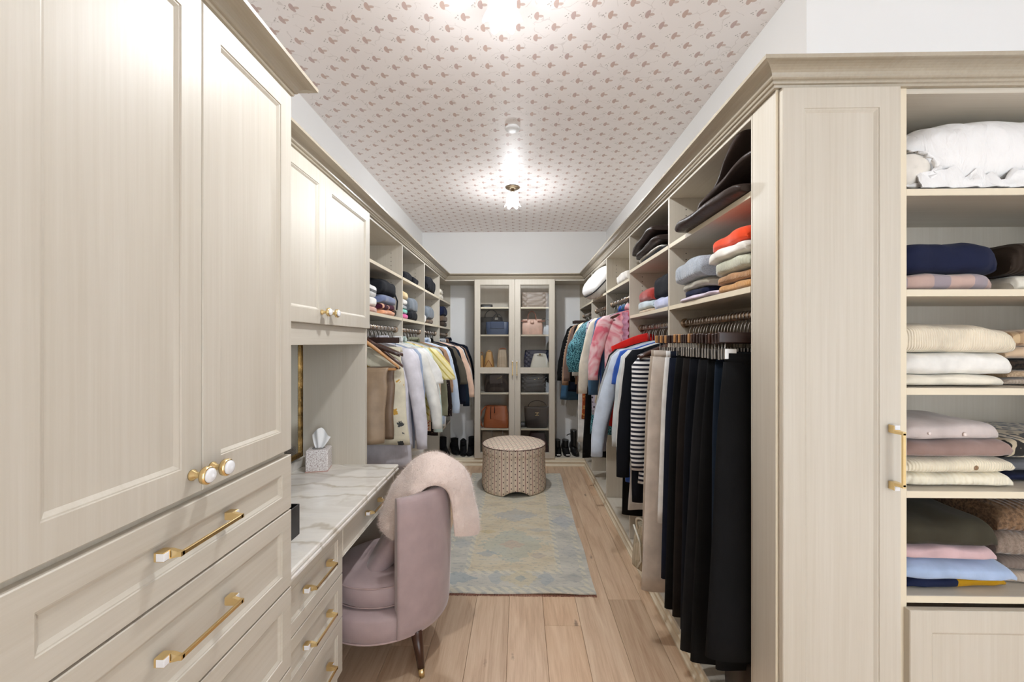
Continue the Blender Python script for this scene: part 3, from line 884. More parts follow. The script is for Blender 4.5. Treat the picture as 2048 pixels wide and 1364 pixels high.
def pillow(w, d, h, seed, wr=.08, pinch=.35, n=40, m=22):
    o = Vector((seed*3.1, seed*1.7, 0)); rings = []
    for i in range(m+1):
        v = i/m*PI
        ring = []
        for j in range(n):
            a = j*2*PI/n
            rr = math.sin(v)**.62 if 0 < i < m else 0.001
            x = w/2*sgp(math.cos(a), .55)*rr; y = d/2*sgp(math.sin(a), .55)*rr
            edge = max(abs(x)/(w/2), abs(y)/(d/2)); zz = h/2*math.cos(v)
            zz = math.copysign(abs(zz)**.9*(h/2)**.1, zz)
            q = noise.noise(Vector((x*8, y*8, zz*8))+o)+.6*noise.noise(Vector((x*21, y*21, zz*21))+o)
            s = 1 + wr*q
            ring.append((x*(1+.4*wr*q), y*(1+.4*wr*q), zz*s + h/2))
        rings.append(ring)
    return MB().loft(rings, True, True)

# ================================================================== BAGS AND SHOES (local: front towards -y, resting on z = 0)
def bag_body(w, d, h, tw=1.0, td=.7, seed=0, quilt=0, pitch=.03, pw=.45, belly=.05, crown=0, sag=0):
    """tapered soft box; tw/td scale the top; quilt > 0 puffs the leather between diamond stitching"""
    n, m = 72, 24; rings = []; o = Vector((seed, seed*2, 0))
    prof = [(0, .93)] + [(i/m, 1) for i in range(m+1)] + [(1.0, .93)]
    for q, (t, ins) in enumerate(prof):
        ring = []
        sx = w/2*(1+(tw-1)*t)*ins*(1+belly*math.sin(PI*t)); sy = d/2*(1+(td-1)*t)*ins*(1+belly*2*math.sin(PI*t))
        for j in range(n):
            a = j*2*PI/n
            x, y = sx*sgp(math.cos(a), pw), sy*sgp(math.sin(a), pw)
            z = h*t + crown*h*(1-(x/(w/2))**2)*t - sag*h*t*noise.noise(Vector((x*9, y*4, 1))+o)
            if quilt and 0 < q < len(prof)-1:
                s = x if abs(math.sin(a)) > .35 else y
                e = abs(math.sin((s+z)*PI/pitch))*abs(math.sin((s-z)*PI/pitch))
                k = quilt*(e**.5)
                x += k*math.cos(a)*.8; y += k*sgp(math.sin(a), .6)
            ring.append((x, y, z))
        rings.append(ring)
    return MB().loft(rings, True, True)
def arc(x0, x1, y, z, h, r, n=14, lean=0):
    return MB().tube([(x0+(x1-x0)*(1-math.cos(i/n*PI))/2, y+lean*math.sin(i/n*PI), z+h*math.sin(i/n*PI)**.8) for i in range(n+1)], r, 7)
def bag(name, label, x, y, z, rz, w, d, h, mat, handles=(), extras=(), group='handbags behind the glass doors', **kw):
    SEED[0] += 1
    t = thing(name, label, 'handbag', (x, y, z+.001), rz, group)
    obj('body', bag_body(w, d, h, seed=SEED[0], **kw), mat, t, local=True)
    for hx0, hx1, hy, hz, hh, hr, hm, lean in handles:
        obj('handle', arc(hx0, hx1, hy, hz, hh, hr, lean=lean), hm, t, local=True)
    for nm, mb, m_ in extras: obj(nm, mb, m_, t, local=True)
    return t
def shoe(name, label, x, y, z, rz, mat, L=.25, W_=.085, shaft=.13, heel=.05, group=None, toecap=None, slim=1.0):
    """toe towards -y"""
    t = thing(name, label, 'shoe', (x, y, z+.001), rz, group)
    sole = []
    for i in range(13):
        u = i/12; yy = -L/2 + L*u
        ww = W_/2*(math.sin(min(1, u*2.4+.12)*PI/2)**.8)*(1 if u < .45 else 1-.28*math.sin((u-.45)/.55*PI))*(1 if u < .95 else .8)
        zb = 0 if u < .5 else heel*min(1, (u-.5)/.22)*.96
        sole.append([(-ww, yy, zb), (ww, yy, zb), (ww, yy, zb+.012), (-ww, yy, zb+.012)])
    obj('sole', MB().loft(sole, True, False), BLACKP, t, local=True)
    obj('heel', MB().loft([[(sx*W_*.36*k, L*.26+sy*L*.22*k, zz) for sx, sy in ((-1, -.9), (1, -.9), (1, .95), (-1, .95))] for k, zz in ((.86*slim, 0), (1, heel+.002))], True, False), BLACKP, t, local=True)
    up = []
    for i in range(13):
        u = i/12; yy = -L/2+.004 + (L-.008)*u
        ww = W_/2*(math.sin(min(1, u*2.4+.10)*PI/2)**.8)*.98
        zb = (0 if u < .5 else heel*min(1, (u-.5)/.22))+.010
        hh = .030+.05*min(1, max(0, (u-.12))*1.9)**1.4
        up.append([(ww*math.cos(a*PI/10)*1.0, yy, zb+hh*math.sin(a*PI/10)**.7) for a in range(11)])
    obj('upper', MB().loft(up, True, True), mat, t, local=True)
    if shaft:
        rings = []
        for i in range(9):
            u = i/8; zz = heel+.035+shaft*u
            rings.append([(W_*.42*(1+.12*u)*math.cos(a*PI/9), L*.20+L*.22*(1+.05*u)*math.sin(a*PI/9)+.01*u, zz) for a in range(18)])
        obj('shaft', MB().loft(rings, True, True), mat, t, local=True)
    if toecap:
        obj('toe_label', MB().box(-.022, .022, -L/2-.001, -L/2+.006, .018, .030, .001), toecap, t, local=True)
    return t

# ================================================================== RUG
m, nt, b_ = new_mat('faded_rug')
co = obj_co(nt); x, y, z = sep(nt, co)
RW, RL = .98, 2.22
ax = mth(nt, 'ABSOLUTE', x); ay = mth(nt, 'ABSOLUTE', y)
wob = mth(nt, 'MULTIPLY', mth(nt, 'SUBTRACT', noise_f(nt, co, 9, 2), .5), .03)
inner = mth(nt, 'MULTIPLY', mth(nt, 'LESS_THAN', mth(nt, 'ADD', ax, wob), .285), mth(nt, 'LESS_THAN', mth(nt, 'ADD', ay, wob), .88))
blot = noise_f(nt, obj_co(nt, (3, 9, 3)), 1, 4, .6)
border = ramp(nt, blot, [(.3, srgb(182, 180, 170)), (.5, srgb(200, 196, 184)), (.7, srgb(214, 208, 194))])
field = ramp(nt, blot, [(.3, srgb(200, 186, 158)), (.5, srgb(214, 202, 176)), (.72, srgb(210, 204, 188))])
col = mix(nt, inner, border, field)
def band(a, lo, hi): return mth(nt, 'MULTIPLY', mth(nt, 'GREATER_THAN', a, lo), mth(nt, 'LESS_THAN', a, hi))
zig = mth(nt, 'GREATER_THAN', mth(nt, 'SINE', mth(nt, 'ADD', mth(nt, 'MULTIPLY', y, 95), mth(nt, 'MULTIPLY', x, 95))), -.2)
gx = mth(nt, 'MULTIPLY', band(ax, .275, .312), mth(nt, 'LESS_THAN', ay, .91)); gy = mth(nt, 'MULTIPLY', band(ay, .86, .91), mth(nt, 'LESS_THAN', ax, .312))
gx2 = band(ax, .43, .462); gy2 = mth(nt, 'GREATER_THAN', ay, 1.05)
g_ = mth(nt, 'MAXIMUM', mth(nt, 'MAXIMUM', gx, gy), mth(nt, 'MAXIMUM', gx2, gy2))
col = mix(nt, mth(nt, 'MULTIPLY', mth(nt, 'MULTIPLY', g_, zig), .55), col, srgb(222, 214, 190))
col = mix(nt, mth(nt, 'MULTIPLY', mth(nt, 'MULTIPLY', g_, mth(nt, 'SUBTRACT', 1, zig)), .12), col, srgb(150, 156, 150))
def diamond(cx, cy, rx, ry, jag=.25):
    q = mth(nt, 'ADD', mth(nt, 'MULTIPLY', mth(nt, 'ABSOLUTE', mth(nt, 'SUBTRACT', x, cx)), 1/rx), mth(nt, 'MULTIPLY', mth(nt, 'ABSOLUTE', mth(nt, 'SUBTRACT', y, cy)), 1/ry))
    q = mth(nt, 'ADD', q, mth(nt, 'MULTIPLY', mth(nt, 'SUBTRACT', noise_f(nt, co, 34, 2), .5), jag*4))
    return mth(nt, 'LESS_THAN', q, 1)
for cx, cy, rx, ry, c, o in (
        (-.01, -.53, .26, .26, srgb(160, 178, 172), .65), (-.01, -.53, .09, .07, srgb(205, 168, 146), .7),
        (0, -.02, .20, .13, srgb(140, 158, 178), .6), (0, .40, .22, .15, srgb(168, 178, 176), .5),
        (-.18, -.66, .07, .05, srgb(132, 152, 170), .7), (.17, -.68, .06, .05, srgb(165, 150, 150), .55),
        (-.20, -.33, .08, .035, srgb(200, 176, 112), .6), (.18, -.30, .09, .035, srgb(150, 162, 176), .55),
        (.40, -.13, .10, .13, srgb(144, 162, 182), .6), (.40, -.02, .06, .05, srgb(190, 170, 158), .4), (.38, -.36, .07, .06, srgb(150, 150, 150), .4),
        (.40, .15, .11, .05, srgb(196, 190, 150), .6), (-.38, -.52, .08, .07, srgb(160, 172, 180), .5),
        (-.36, -.96, .16, .07, srgb(118, 146, 164), .75), (-.10, -.95, .06, .08, srgb(140, 160, 172), .55), (.05, -.96, .13, .09, srgb(214, 196, 146), .7),
        (.05, -.96, .04, .035, srgb(128, 150, 165), .7), (.20, -.96, .06, .08, srgb(132, 154, 170), .6), (.38, -.95, .08, .05, srgb(140, 140, 142), .45),
        (-.18, .2, .12, .04, srgb(150, 140, 130), .4), (.16, .24, .12, .04, srgb(160, 150, 140), .4), (.4, -.62, .08, .1, srgb(160, 165, 172), .4)):
    col = mix(nt, mth(nt, 'MULTIPLY', diamond(cx, cy, rx, ry), o*.55), col, c)
sp = noise_f(nt, obj_co(nt, (25, 60, 1)), 1, 3, .6)
col = mix(nt, mth(nt, 'MULTIPLY', ramp(nt, sp, [(.54, (0, 0, 0)), (.64, (1, 1, 1))]), .32), col, srgb(120, 132, 140))
nt.links.new(col, b_.inputs['Base Color']); b_.inputs['Roughness'].default_value = .95
wv = nd(nt, 'ShaderNodeTexWave', i_Scale=48, i_Distortion=2, i_Detail=2); wv.bands_direction = 'Y'; nt.links.new(co, wv.inputs['Vector'])
bump(nt, b_, mth(nt, 'ADD', wv.outputs['Fac'], noise_f(nt, co, 120, 2)), .5, .003)
RUG = m
RX, RY = -.045, 3.525
t = thing('runner_rug', 'faded oriental runner in pale blue and sand on the oak floor', 'rug', (RX, RY, 0))
rows = []; rows2 = []
for i in range(61):
    v = -1+i/30
    rows.append([]); rows2.append([])
    for j in range(25):
        u = -1+j/12
        lift = .004*max(0, noise.noise(Vector((u*2, v*4, 3)))) + (.009*math.exp(-((u-.55)/.25)**2)*max(0, (-v-.9)/.1))
        xx = RX+u*RW/2+.004*math.sin(v*9); yy = RY+v*RL/2+.004*math.sin(u*7)
        rows[-1].append((xx, yy, .010+lift)); rows2[-1].append((xx, yy, .003+lift))
edge = [(rows[0][j], rows2[0][j]) for j in range(25)]
mb = MB().grid(rows)
for A, B in ((rows[0], rows2[0]), (rows[-1], rows2[-1]), ([r[0] for r in rows], [r[0] for r in rows2]), ([r[-1] for r in rows], [r[-1] for r in rows2])):
    mb.grid([A, B], False)
mb.grid(rows2)
obj('pile', mb, RUG, t)
RUST = fabric('rust_backing', srgb(120, 62, 46))
mb = MB()
for k, (fy, yy) in enumerate(((-1, RY-RL/2), (1, RY+RL/2))):
    for j in range(150):
        xx = RX-RW/2+.004+j*(RW-.008)/149
        mb.box(xx-.0022, xx+.0022, yy+fy*.016+rnd.uniform(-.003, .003), yy-fy*.002, .0012, .0034, .0005)
o = obj('fringe', mb, RUST, t); o['kind'] = 'stuff'

# ================================================================== OTTOMAN
m, nt, b_ = new_mat('sprigged_stripe_ticking')
co = obj_co(nt); x, y, z = sep(nt, co)
geo = nt.nodes.new('ShaderNodeNewGeometry'); nz = sep(nt, geo.outputs['Normal'])[2]
ontop = mth(nt, 'GREATER_THAN', nz, .75)
ang = mth(nt, 'MULTIPLY', mth(nt, 'ARCTAN2', y, x), .325)
dgx = mth(nt, 'ADD', mth(nt, 'MULTIPLY', x, .72), mth(nt, 'MULTIPLY', y, -.69)); dgy = mth(nt, 'ADD', mth(nt, 'MULTIPLY', x, .69), mth(nt, 'MULTIPLY', y, .72))
def sel(a, b): return mth(nt, 'ADD', mth(nt, 'MULTIPLY', ontop, a), mth(nt, 'MULTIPLY', mth(nt, 'SUBTRACT', 1, ontop), b))
p_ = sel(dgx, ang); q_ = sel(dgy, z)
PIT = .0785
f = mth(nt, 'FRACT', mth(nt, 'MULTIPLY', p_, 1/PIT))
def near(c, w): return mth(nt, 'LESS_THAN', mth(nt, 'ABSOLUTE', mth(nt, 'SUBTRACT', f, c)), w)
cream = srgb(236, 220, 200)
col = mix(nt, mth(nt, 'MULTIPLY', near(.5, .20), .55), cream, srgb(208, 190, 168))
for c in (.03, .97): col = mix(nt, mth(nt, 'MULTIPLY', near(c, .020), .85), col, srgb(150, 70, 62))
for c in (.12, .88): col = mix(nt, mth(nt, 'MULTIPLY', near(c, .014), .35), col, srgb(190, 130, 120))
col = mix(nt, mth(nt, 'MULTIPLY', near(.5, .022), .5), col, srgb(120, 108, 96))
for c, ph in ((.26, 0), (.74, .5)):
    fv = mth(nt, 'FRACT', mth(nt, 'ADD', mth(nt, 'MULTIPLY', q_, 1/.054), ph))
    d_ = mth(nt, 'ADD', mth(nt, 'POWER', mth(nt, 'MULTIPLY', mth(nt, 'SUBTRACT', f, c), PIT), 2), mth(nt, 'POWER', mth(nt, 'MULTIPLY', mth(nt, 'SUBTRACT', fv, .5), .054), 2))
    col = mix(nt, mth(nt, 'MULTIPLY', mth(nt, 'LESS_THAN', d_, .0063**2), .9), col, srgb(88, 64, 66))
nt.links.new(col, b_.inputs['Base Color']); b_.inputs['Roughness'].default_value = .9
bump(nt, b_, noise_f(nt, co, 700, 2), .2, .002)
TICK = m
OX, OY = -.062, 4.215
PIPE = fabric('dark_piping', srgb(96, 66, 62))
t = thing('round_ottoman', 'round skirted ottoman in striped sprigged fabric on the rug', 'ottoman', (OX, OY, .012))
r0 = .318
prof = [(r0*.985, .350), (r0, .354), (r0+.002, .39), (r0, .432), (r0-.006, .440), (r0-.03, .449), (r0*.6, .458), (r0*.25, .461), (.001, .462)]
obj('cushion', MB().lathe(prof, (OX, OY, .012), 96), TICK, t)
mb = MB(); rings = []
for i in range(13):
    tt = i/12; ring = []
    for k in range(160):
        a = k*2*PI/160
        s = math.sin(a*4+PI*.38)                      # scalloped hem with arched cut-outs
        arch = max(0, s)**.8*.05
        zb = .004+arch
        zz = .352 - (.352-zb)*tt
        rr = r0-.004 + .010*tt
        ring.append((OX+rr*math.cos(a), OY+rr*math.sin(a), .012+zz))
    rings.append(ring)
inn = [[(OX+(p[0]-OX)*.975, OY+(p[1]-OY)*.975, p[2]) for p in r] for r in rings[::-1]]
obj('skirt', mb.loft(rings+inn, False, True), TICK, t)
for nm, zz in (('piping', .437),):
    obj(nm, MB().tube([(OX+(r0+.001)*math.cos(k*2*PI/96), OY+(r0+.001)*math.sin(k*2*PI/96), .012+zz) for k in range(97)], .0035, 6), PIPE, t)
obj('base', MB().lathe([(0, .03), (r0*.9, .03), (r0*.9, .34), (0, .34)], (OX, OY, .012), 40), BLACKP, t)
mb = MB()
for k in range(4):
    a = PI/4+k*PI/2; mb2 = MB().lathe([(0, 0), (.02, 0), (.025, .032), (0, .032)], (OX+.22*math.cos(a), OY+.22*math.sin(a), .012), 12); obj('foot', mb2, BLACKP, t)

# ================================================================== CHAIR AND THROW
VELVET = fabric('mauve_velvet', srgb(172, 151, 150), rough=.65, sheen=.5, weave=500, bstr=.12, var=.05)
VELP = fabric('mauve_piping', srgb(186, 160, 156), rough=.7, sheen=.3)
CX, CY = -.665, 2.055
t = thing('barrel_chair', 'mauve velvet barrel-back chair drawn up to the vanity', 'chair', (CX, CY, 0))
RO, RI = .312, .248
A0 = R(-64); A1 = R(64); sec = []
def shell_ring(a, dz=0):
    c, s_ = math.cos(a), math.sin(a)
    zt_ = .785 - .0*abs(a)
    e = 1
    def q(r, zz): return (CX+r*c, CY+r*s_, zz)
    return [q(RO-.028, .165), q(RO-.006, .18), q(RO, .22), q(RO+.006, .45), q(RO+.002, .70), q(RO-.002, zt_-.02), q(RO-.010, zt_-.004), q(RO-.022, zt_),
            q(RI+.02, zt_-.002), q(RI+.006, zt_-.012), q(RI, zt_-.05), q(RI-.004, .55), q(RI-.002, .36), q(RI, .18), q(RI+.01, .165)]
rings = [shell_ring(A0+(A1-A0)*i/40) for i in range(41)]
obj('backrest', MB().loft(rings, True, True), VELVET, t)
seat = []
def plan(r, zz, n=64):
    out = []
    for k in range(n):
        a = k*2*PI/n
        x_, y_ = r*math.cos(a), r*math.sin(a)
        if x_ < 0: x_ *= .92; y_ = r*sgp(math.sin(a), .8)
        out.append((CX+x_, CY+y_, zz))
    return out
obj('seat_base', MB().loft([plan(.25, .165), plan(.290, .17), plan(.302, .185), plan(.305, .22), plan(.303, .268), plan(.296, .283), plan(.22, .288)], True, True), VELVET, t)
cu = []
for zz, rr in ((.288, .19), (.290, .228), (.304, .246), (.340, .250), (.374, .247), (.391, .235), (.402, .20), (.410, .12)):
    cu.append([(p[0]-.012*(p[0] < CX), p[1], zz+.006*noise.noise(Vector((p[0]*9, p[1]*9, zz)))) for p in plan(rr, zz)])
obj('seat_cushion', MB().loft(cu, True, True), VELVET, t)
for zz, rr in ((.383, .2425), (.299, .2425)):
    ring = plan(rr+.001, zz); ring = [(p[0]-.012*(p[0] < CX), p[1], p[2]) for p in ring]
    obj('cushion_piping', MB().tube(ring+[ring[0]], .003, 6), VELP, t)
base_pipe = plan(.303, .180)
obj('base_piping', MB().tube(base_pipe+[base_pipe[0]], .004, 6), VELP, t)
for sx, sy in ((1, -1), (1, 1), (-1, -1), (-1, 1)):
    lx, ly = CX+.20*sx, CY+.205*sy
    kx, ky = .035*sx, .035*sy
    lg = MB().tube([(lx, ly, .18), (lx+kx*.5, ly+ky*.5, .10), (lx+kx*.85, ly+ky*.85, .035)], [.026, .020, .0145], 14)
    o = obj('leg', lg, LEGWOOD, t)
    obj('ferrule', MB().tube([(lx+kx*.85, ly+ky*.85, .036), (lx+kx, ly+ky, 0)], [.0150, .0115], 14), GOLD, o)
# loose cushion leaning in the chair
mb = pillow(.36, .30, .12, 3, .03)
o = obj('loose_cushion', mb, VELVET); o.location = (-.60, 2.07, .42); o.rotation_euler = (R(0), R(-58), R(6))
tag(o, 'loose mauve velvet cushion leaning inside the chair under the throw', 'cushion')

# fluffy throw over the chair back
FLUFF = fabric('fluffy_mohair', srgb(232, 214, 204), rough=.95, sheen=.6, weave=160, bstr=.5, var=.04)
CPN = [[(-.575, 1.895, .560), (-.515, 1.880, .700), (-.428, 1.910, .800), (-.340, 1.965, .752), (-.312, 1.985, .540)],
       [(-.660, 1.96, .580), (-.570, 1.945, .745), (-.435, 1.96, .850), (-.300, 2.02, .790), (-.255, 2.04, .515)],
       [(-.690, 2.06, .600), (-.595, 2.05, .790), (-.450, 2.06, .898), (-.280, 2.09, .808), (-.215, 2.11, .500)],
       [(-.675, 2.15, .620), (-.590, 2.14, .780), (-.465, 2.14, .880), (-.310, 2.16, .790), (-.258, 2.19, .530)],
       [(-.660, 2.24, .640), (-.590, 2.24, .750), (-.490, 2.23, .835), (-.360, 2.22, .770), (-.310, 2.26, .580)]]
def cr(p0, p1, p2, p3, t):
    return .5*((2*p1)+(p2-p0)*t+(2*p0-5*p1+4*p2-p3)*t*t+(3*p1-p0-3*p2+p3)*t**3)
def crv(pts, u):
    n = len(pts)-1; k = min(int(u*n), n-1); f = u*n-k
    P4 = [Vector(pts[min(max(k+q, 0), n)]) for q in (-1, 0, 1, 2)]
    return cr(*P4, f)
NU, NV = 44, 34
top = []
for i in range(NU+1):
    u = i/NU
    colm = [crv(row, u) for row in CPN]
    top.append([crv(colm, j/NV) for j in range(NV+1)])
def nrm(i, j):
    a = top[min(i+1, NU)][j]-top[max(i-1, 0)][j]; b_2 = top[i][min(j+1, NV)]-top[i][max(j-1, 0)]
    return b_2.cross(a).normalized()
N0 = [[nrm(i, j) for j in range(NV+1)] for i in range(NU+1)]
if N0[NU//2][NV//2].z < 0: N0 = [[-q for q in r] for r in N0]
out = []; inn = []
for i in range(NU+1):
    out.append([]); inn.append([])
    for j in range(NV+1):
        e = min(i, NU-i, j, NV-j); th = .016*min(1, .35+e*.35)
        d = .006*noise.noise(top[i][j]*14) + .004*noise.noise(top[i][j]*35)
        out[-1].append(top[i][j]+N0[i][j]*(th+d)); inn[-1].append(top[i][j]-N0[i][j]*th*.6)
mb = MB().grid(out).grid(inn)
for A, B in ((out[0], inn[0]), (out[-1], inn[-1]), ([r[0] for r in out], [r[0] for r in inn]), ([r[-1] for r in out], [r[-1] for r in inn])): mb.grid([A, B])
throw = solo('throw_blanket', mb, FLUFF, 'fluffy pale pink throw draped over the chair back', 'blanket')
fz = MB()
r = random.Random(5)
for _ in range(16000):
    i, j = r.uniform(0, NU-.01), r.uniform(0, NV-.01)
    a, c = int(i), int(j)
    p = out[a][c].lerp(out[a+1][c], i-a).lerp(out[a][c+1].lerp(out[a+1][c+1], i-a), j-c)
    n = N0[a][c]
    d = (n*.55 + Vector((r.uniform(-1, 1), r.uniform(-1, 1), r.uniform(-1.1, .6)))*.8).normalized()
    s_ = d.cross(n); s_ = s_.normalized()*.0005 if s_.length > 1e-4 else Vector((.0005, 0, 0))
    Lh = r.uniform(.008, .020)
    fz.add([p-s_-n*.002, p+s_-n*.002, p+d*Lh], [(0, 1, 2)], False)
o = obj('fluff', fz, FLUFF, throw); o['kind'] = 'stuff'

# ================================================================== ON THE VANITY
TB = fabric('speckled_white_box', srgb(240, 236, 234), srgb(170, 150, 146), rough=.5, sheen=0, pattern='melange', scale=230, var=.03, bstr=.3, lo=.5)
t = thing('tissue_box', 'square speckled white tissue box on the vanity by the mirror', 'tissue box', (-1.125, 2.30, zt), R(14))
s_ = .0575; mb = MB()
mb.box(-s_, s_, -s_, s_, 0, .118, .006)
obj('box', mb, TB, t, local=True)
obj('base_rim', MB().box(-s_-.001, s_+.001, -s_-.001, s_+.001, .0, .005, .001), fabric('pale_pink_rim', srgb(206, 168, 158)), t, local=True)
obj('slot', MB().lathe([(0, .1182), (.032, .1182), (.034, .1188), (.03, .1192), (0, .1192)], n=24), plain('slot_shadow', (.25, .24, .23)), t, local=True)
rows = []
for i in range(12):
    u = i/11; row = []
    for j in range(17):
        v = j/16; a = (v-.5)*2
        row.append((a*(.012+.046*u**.8)*(1.0-.15*u) + .012*u, .008*math.sin(v*11+u*1.2)*(.3+u)+.006*u, .112+.100*u+.020*u*math.cos(a*2.4+.5)-.016*u*abs(a)))
    rows.append(row)
TIS = plain('tissue_paper', (.86, .86, .86), .8)
mb = MB().grid(rows).grid([[(p[0], p[1]+.0008, p[2]) for p in rr_] for rr_ in rows])
obj('tissue', mb, TIS, t, local=True)
t = thing('organiser_box', 'open black box at the near end of the vanity top', 'box', (-.885, 1.462, zt))
x0, x1, y0, y1, z0, z1 = -.955, -.815, 1.405, 1.52, zt, zt+.112
w_ = MB(); w_.box(x0, x1, y0, y0+.004, z0, z1); w_.box(x0, x1, y1-.004, y1, z0, z1); w_.box(x0, x0+.004, y0+.004, y1-.004, z0, z1); w_.box(x1-.004, x1, y0+.004, y1-.004, z0, z1)
obj('walls', w_, BLACKP, t)
obj('bottom', MB().box(x0+.004, x1-.004, y0+.004, y1-.004, z0, z0+.004), BLACKP, t)

# ================================================================== CLOTH COLOURS
F = fabric
BLACK = F('black_wool', (.0045, .0045, .005), bstr=.2, sheen=0); BLACK2 = F('black_crepe', (.0035, .0035, .0038), sheen=0, bstr=.12)
CHAR = F('charcoal_wool', (.010, .010, .011), sheen=.12); DKBROWN = F('dark_brown_wool', (.014, .0105, .009), sheen=.12)
NAVY = F('navy_wool', (.007, .010, .022), sheen=0); INDIGO = F('indigo_denim', (.008, .016, .030), sheen=.1, weave=1400); MIDNIGHT = F('midnight_wool', (.0045, .0055, .009), sheen=.1)
TAUPE = F('taupe_twill', srgb(178, 164, 148)); STONE_C = F('stone_twill', srgb(206, 194, 182)); WHITE = F('white_cotton', srgb(236, 235, 232), sheen=.1); IVORY = F('ivory_silk', srgb(232, 226, 212), rough=.5)
STRIPE = F('navy_white_stripe', srgb(232, 232, 232), srgb(24, 28, 44), pattern='stripes', pitch=.0235, duty=.5)
PALEBLUE = F('pale_blue_fleece', srgb(198, 210, 226)); HEATHER = F('grey_heather', srgb(178, 182, 186), srgb(150, 154, 158), pattern='melange'); COBALT = F('cobalt_jersey', srgb(42, 84, 170)); SLATE = F('slate_knit', srgb(140, 142, 156))
PALEGREY = F('pale_grey_jersey', srgb(205, 212, 214)); RED = F('red_knit', srgb(214, 30, 22)); GREYWHITE = F('grey_white_marl', srgb(214, 214, 212))
PINKDYE = F('pink_tie_dye', srgb(222, 110, 128), srgb(242, 208, 212), pattern='tiedye', rough=.5); MAUVE_P = F('pink_mauve_cotton', srgb(214, 160, 186))
DENIM = F('blue_denim', srgb(72, 112, 146), weave=1500, bstr=.4); CREAMW = F('cream_wool', srgb(236, 226, 208)); LTDENIM = F('light_denim', srgb(120, 150, 182))
TEAL = F('teal_paisley', srgb(12, 70, 84), srgb(96, 158, 170), pattern='paisley', scale=16, rough=.6); PEACH = F('peach_cotton', srgb(238, 208, 172)); ORANGEP = F('orange_print', srgb(170, 78, 32), srgb(206, 150, 84), pattern='floral', scale=34)
BROWNK = F('taupe_brown_knit', srgb(110, 88, 78)); CAMEL = F('camel_wool', srgb(166, 130, 102)); KNITBAR = F('black_white_boucle', (.012, .012, .013), srgb(190, 188, 180), pattern='knitbars', pitch=.034)
KHAKI = F('khaki_satin', srgb(150, 128, 104), rough=.35, sheen=.1, weave=2000, bstr=.1); KHAKI2 = F('bronze_satin', srgb(120, 98, 78), rough=.35, sheen=.1, weave=2000, bstr=.1)
FLOWER = F('cream_botanical', srgb(226, 218, 194), srgb(70, 72, 72), pattern='floral', scale=11, cut=.44, c3=srgb(206, 160, 70)); LILAC = F('lilac_grey_poplin', srgb(220, 217, 225), rough=.6, sheen=.1); BLUEGREY = F('blue_grey_poplin', srgb(160, 174, 198), rough=.6)
SILK = F('white_silk', srgb(232, 230, 222), rough=.4, sheen=.1); MINT = F('pale_mint_cotton', srgb(206, 222, 216), rough=.6); YSTRIPE = F('yellow_stripe_cotton', srgb(244, 232, 176), srgb(206, 184, 96), pattern='diagstripes', pitch=.036, duty=.72)
GREYFLOR = F('grey_floral_cotton', srgb(196, 200, 204), srgb(84, 88, 96), pattern='floral', scale=38, cut=.42); DKFLOR = F('dark_floral_crepe', srgb(38, 28, 28), srgb(150, 130, 116), pattern='floral', scale=48, cut=.33); OLIVE = F('olive_twill', srgb(142, 142, 118))
CORAL = F('coral_print', srgb(226, 196, 170), srgb(196, 90, 60), pattern='floral', scale=44, cut=.45); LBSTRIPE = F('pale_blue_shirting', srgb(206, 218, 234), srgb(180, 198, 222), pattern='stripes', pitch=.006, axis='x', rough=.6); DKOLIVE = F('dark_olive_cotton', srgb(84, 78, 66))
QUILT = F('quilted_bronze_nylon', srgb(146, 118, 98), rough=.4); PEACHW = F('peach_wool', srgb(232, 196, 172)); LEOP = F('lilac_brown_print', srgb(196, 190, 206), srgb(64, 56, 66), pattern='floral', scale=34, cut=.46)
# knits on the shelves
KW = dict(sheen=.4)
ORANGE = F('orange_cashmere', srgb(236, 74, 24), **KW); OFFWHITE = F('off_white_cashmere', srgb(238, 234, 226), **KW); SAGE = F('pale_sage_knit', srgb(196, 196, 176), rib=700, **KW); TAN = F('tan_knit', srgb(178, 134, 92), rib=900, **KW); CARAMEL = F('caramel_knit', srgb(198, 148, 92), rib=900, **KW)
GREYCABLE = F('grey_cable_knit', srgb(176, 184, 194), srgb(150, 158, 168), pattern='melange', rib=330, ribs=1.0, ribd=3, **KW); STONEK = F('stone_knit', srgb(176, 170, 154), **KW); NAVYK = F('navy_knit', srgb(26, 32, 58), **KW); LILACK = F('pale_lilac_knit', srgb(222, 208, 226), **KW)
RUSTK = F('rust_red_knit', srgb(172, 62, 54), **KW); ICE = F('ice_blue_knit', srgb(206, 222, 230), rib=600, **KW); SAND = F('sand_knit', srgb(208, 182, 152), **KW); LAVENDER = F('lavender_knit', srgb(196, 202, 232), **KW); BLACKK = F('black_knit', (.012, .013, .017), **KW)
CREAMRIB = F('cream_rib_knit', srgb(236, 224, 200), rib=1150, ribs=.9, ribd=.5, **KW); WHITEK = F('white_fine_knit', srgb(238, 236, 230), **KW); CREAMK = F('cream_fine_knit', srgb(238, 230, 212), **KW); LILGREY = F('lilac_grey_cardigan', srgb(204, 192, 188), **KW); MAUVEK = F('mauve_brown_knit', srgb(150, 124, 116), **KW)
CREAMW2 = F('cream_waffle_knit', srgb(236, 226, 200), rib=850, ribs=1, ribd=1.5, **KW); CHUNKY = F('cream_chunky_knit', srgb(238, 230, 208), rib=420, ribs=1.2, ribd=4, **KW); OLIVEK = F('dark_olive_knit', srgb(62, 58, 46), **KW); PINKK = F('dusty_pink_knit', srgb(208, 176, 178), **KW); BLUEK = F('powder_blue_knit', srgb(168, 188, 220), **KW)
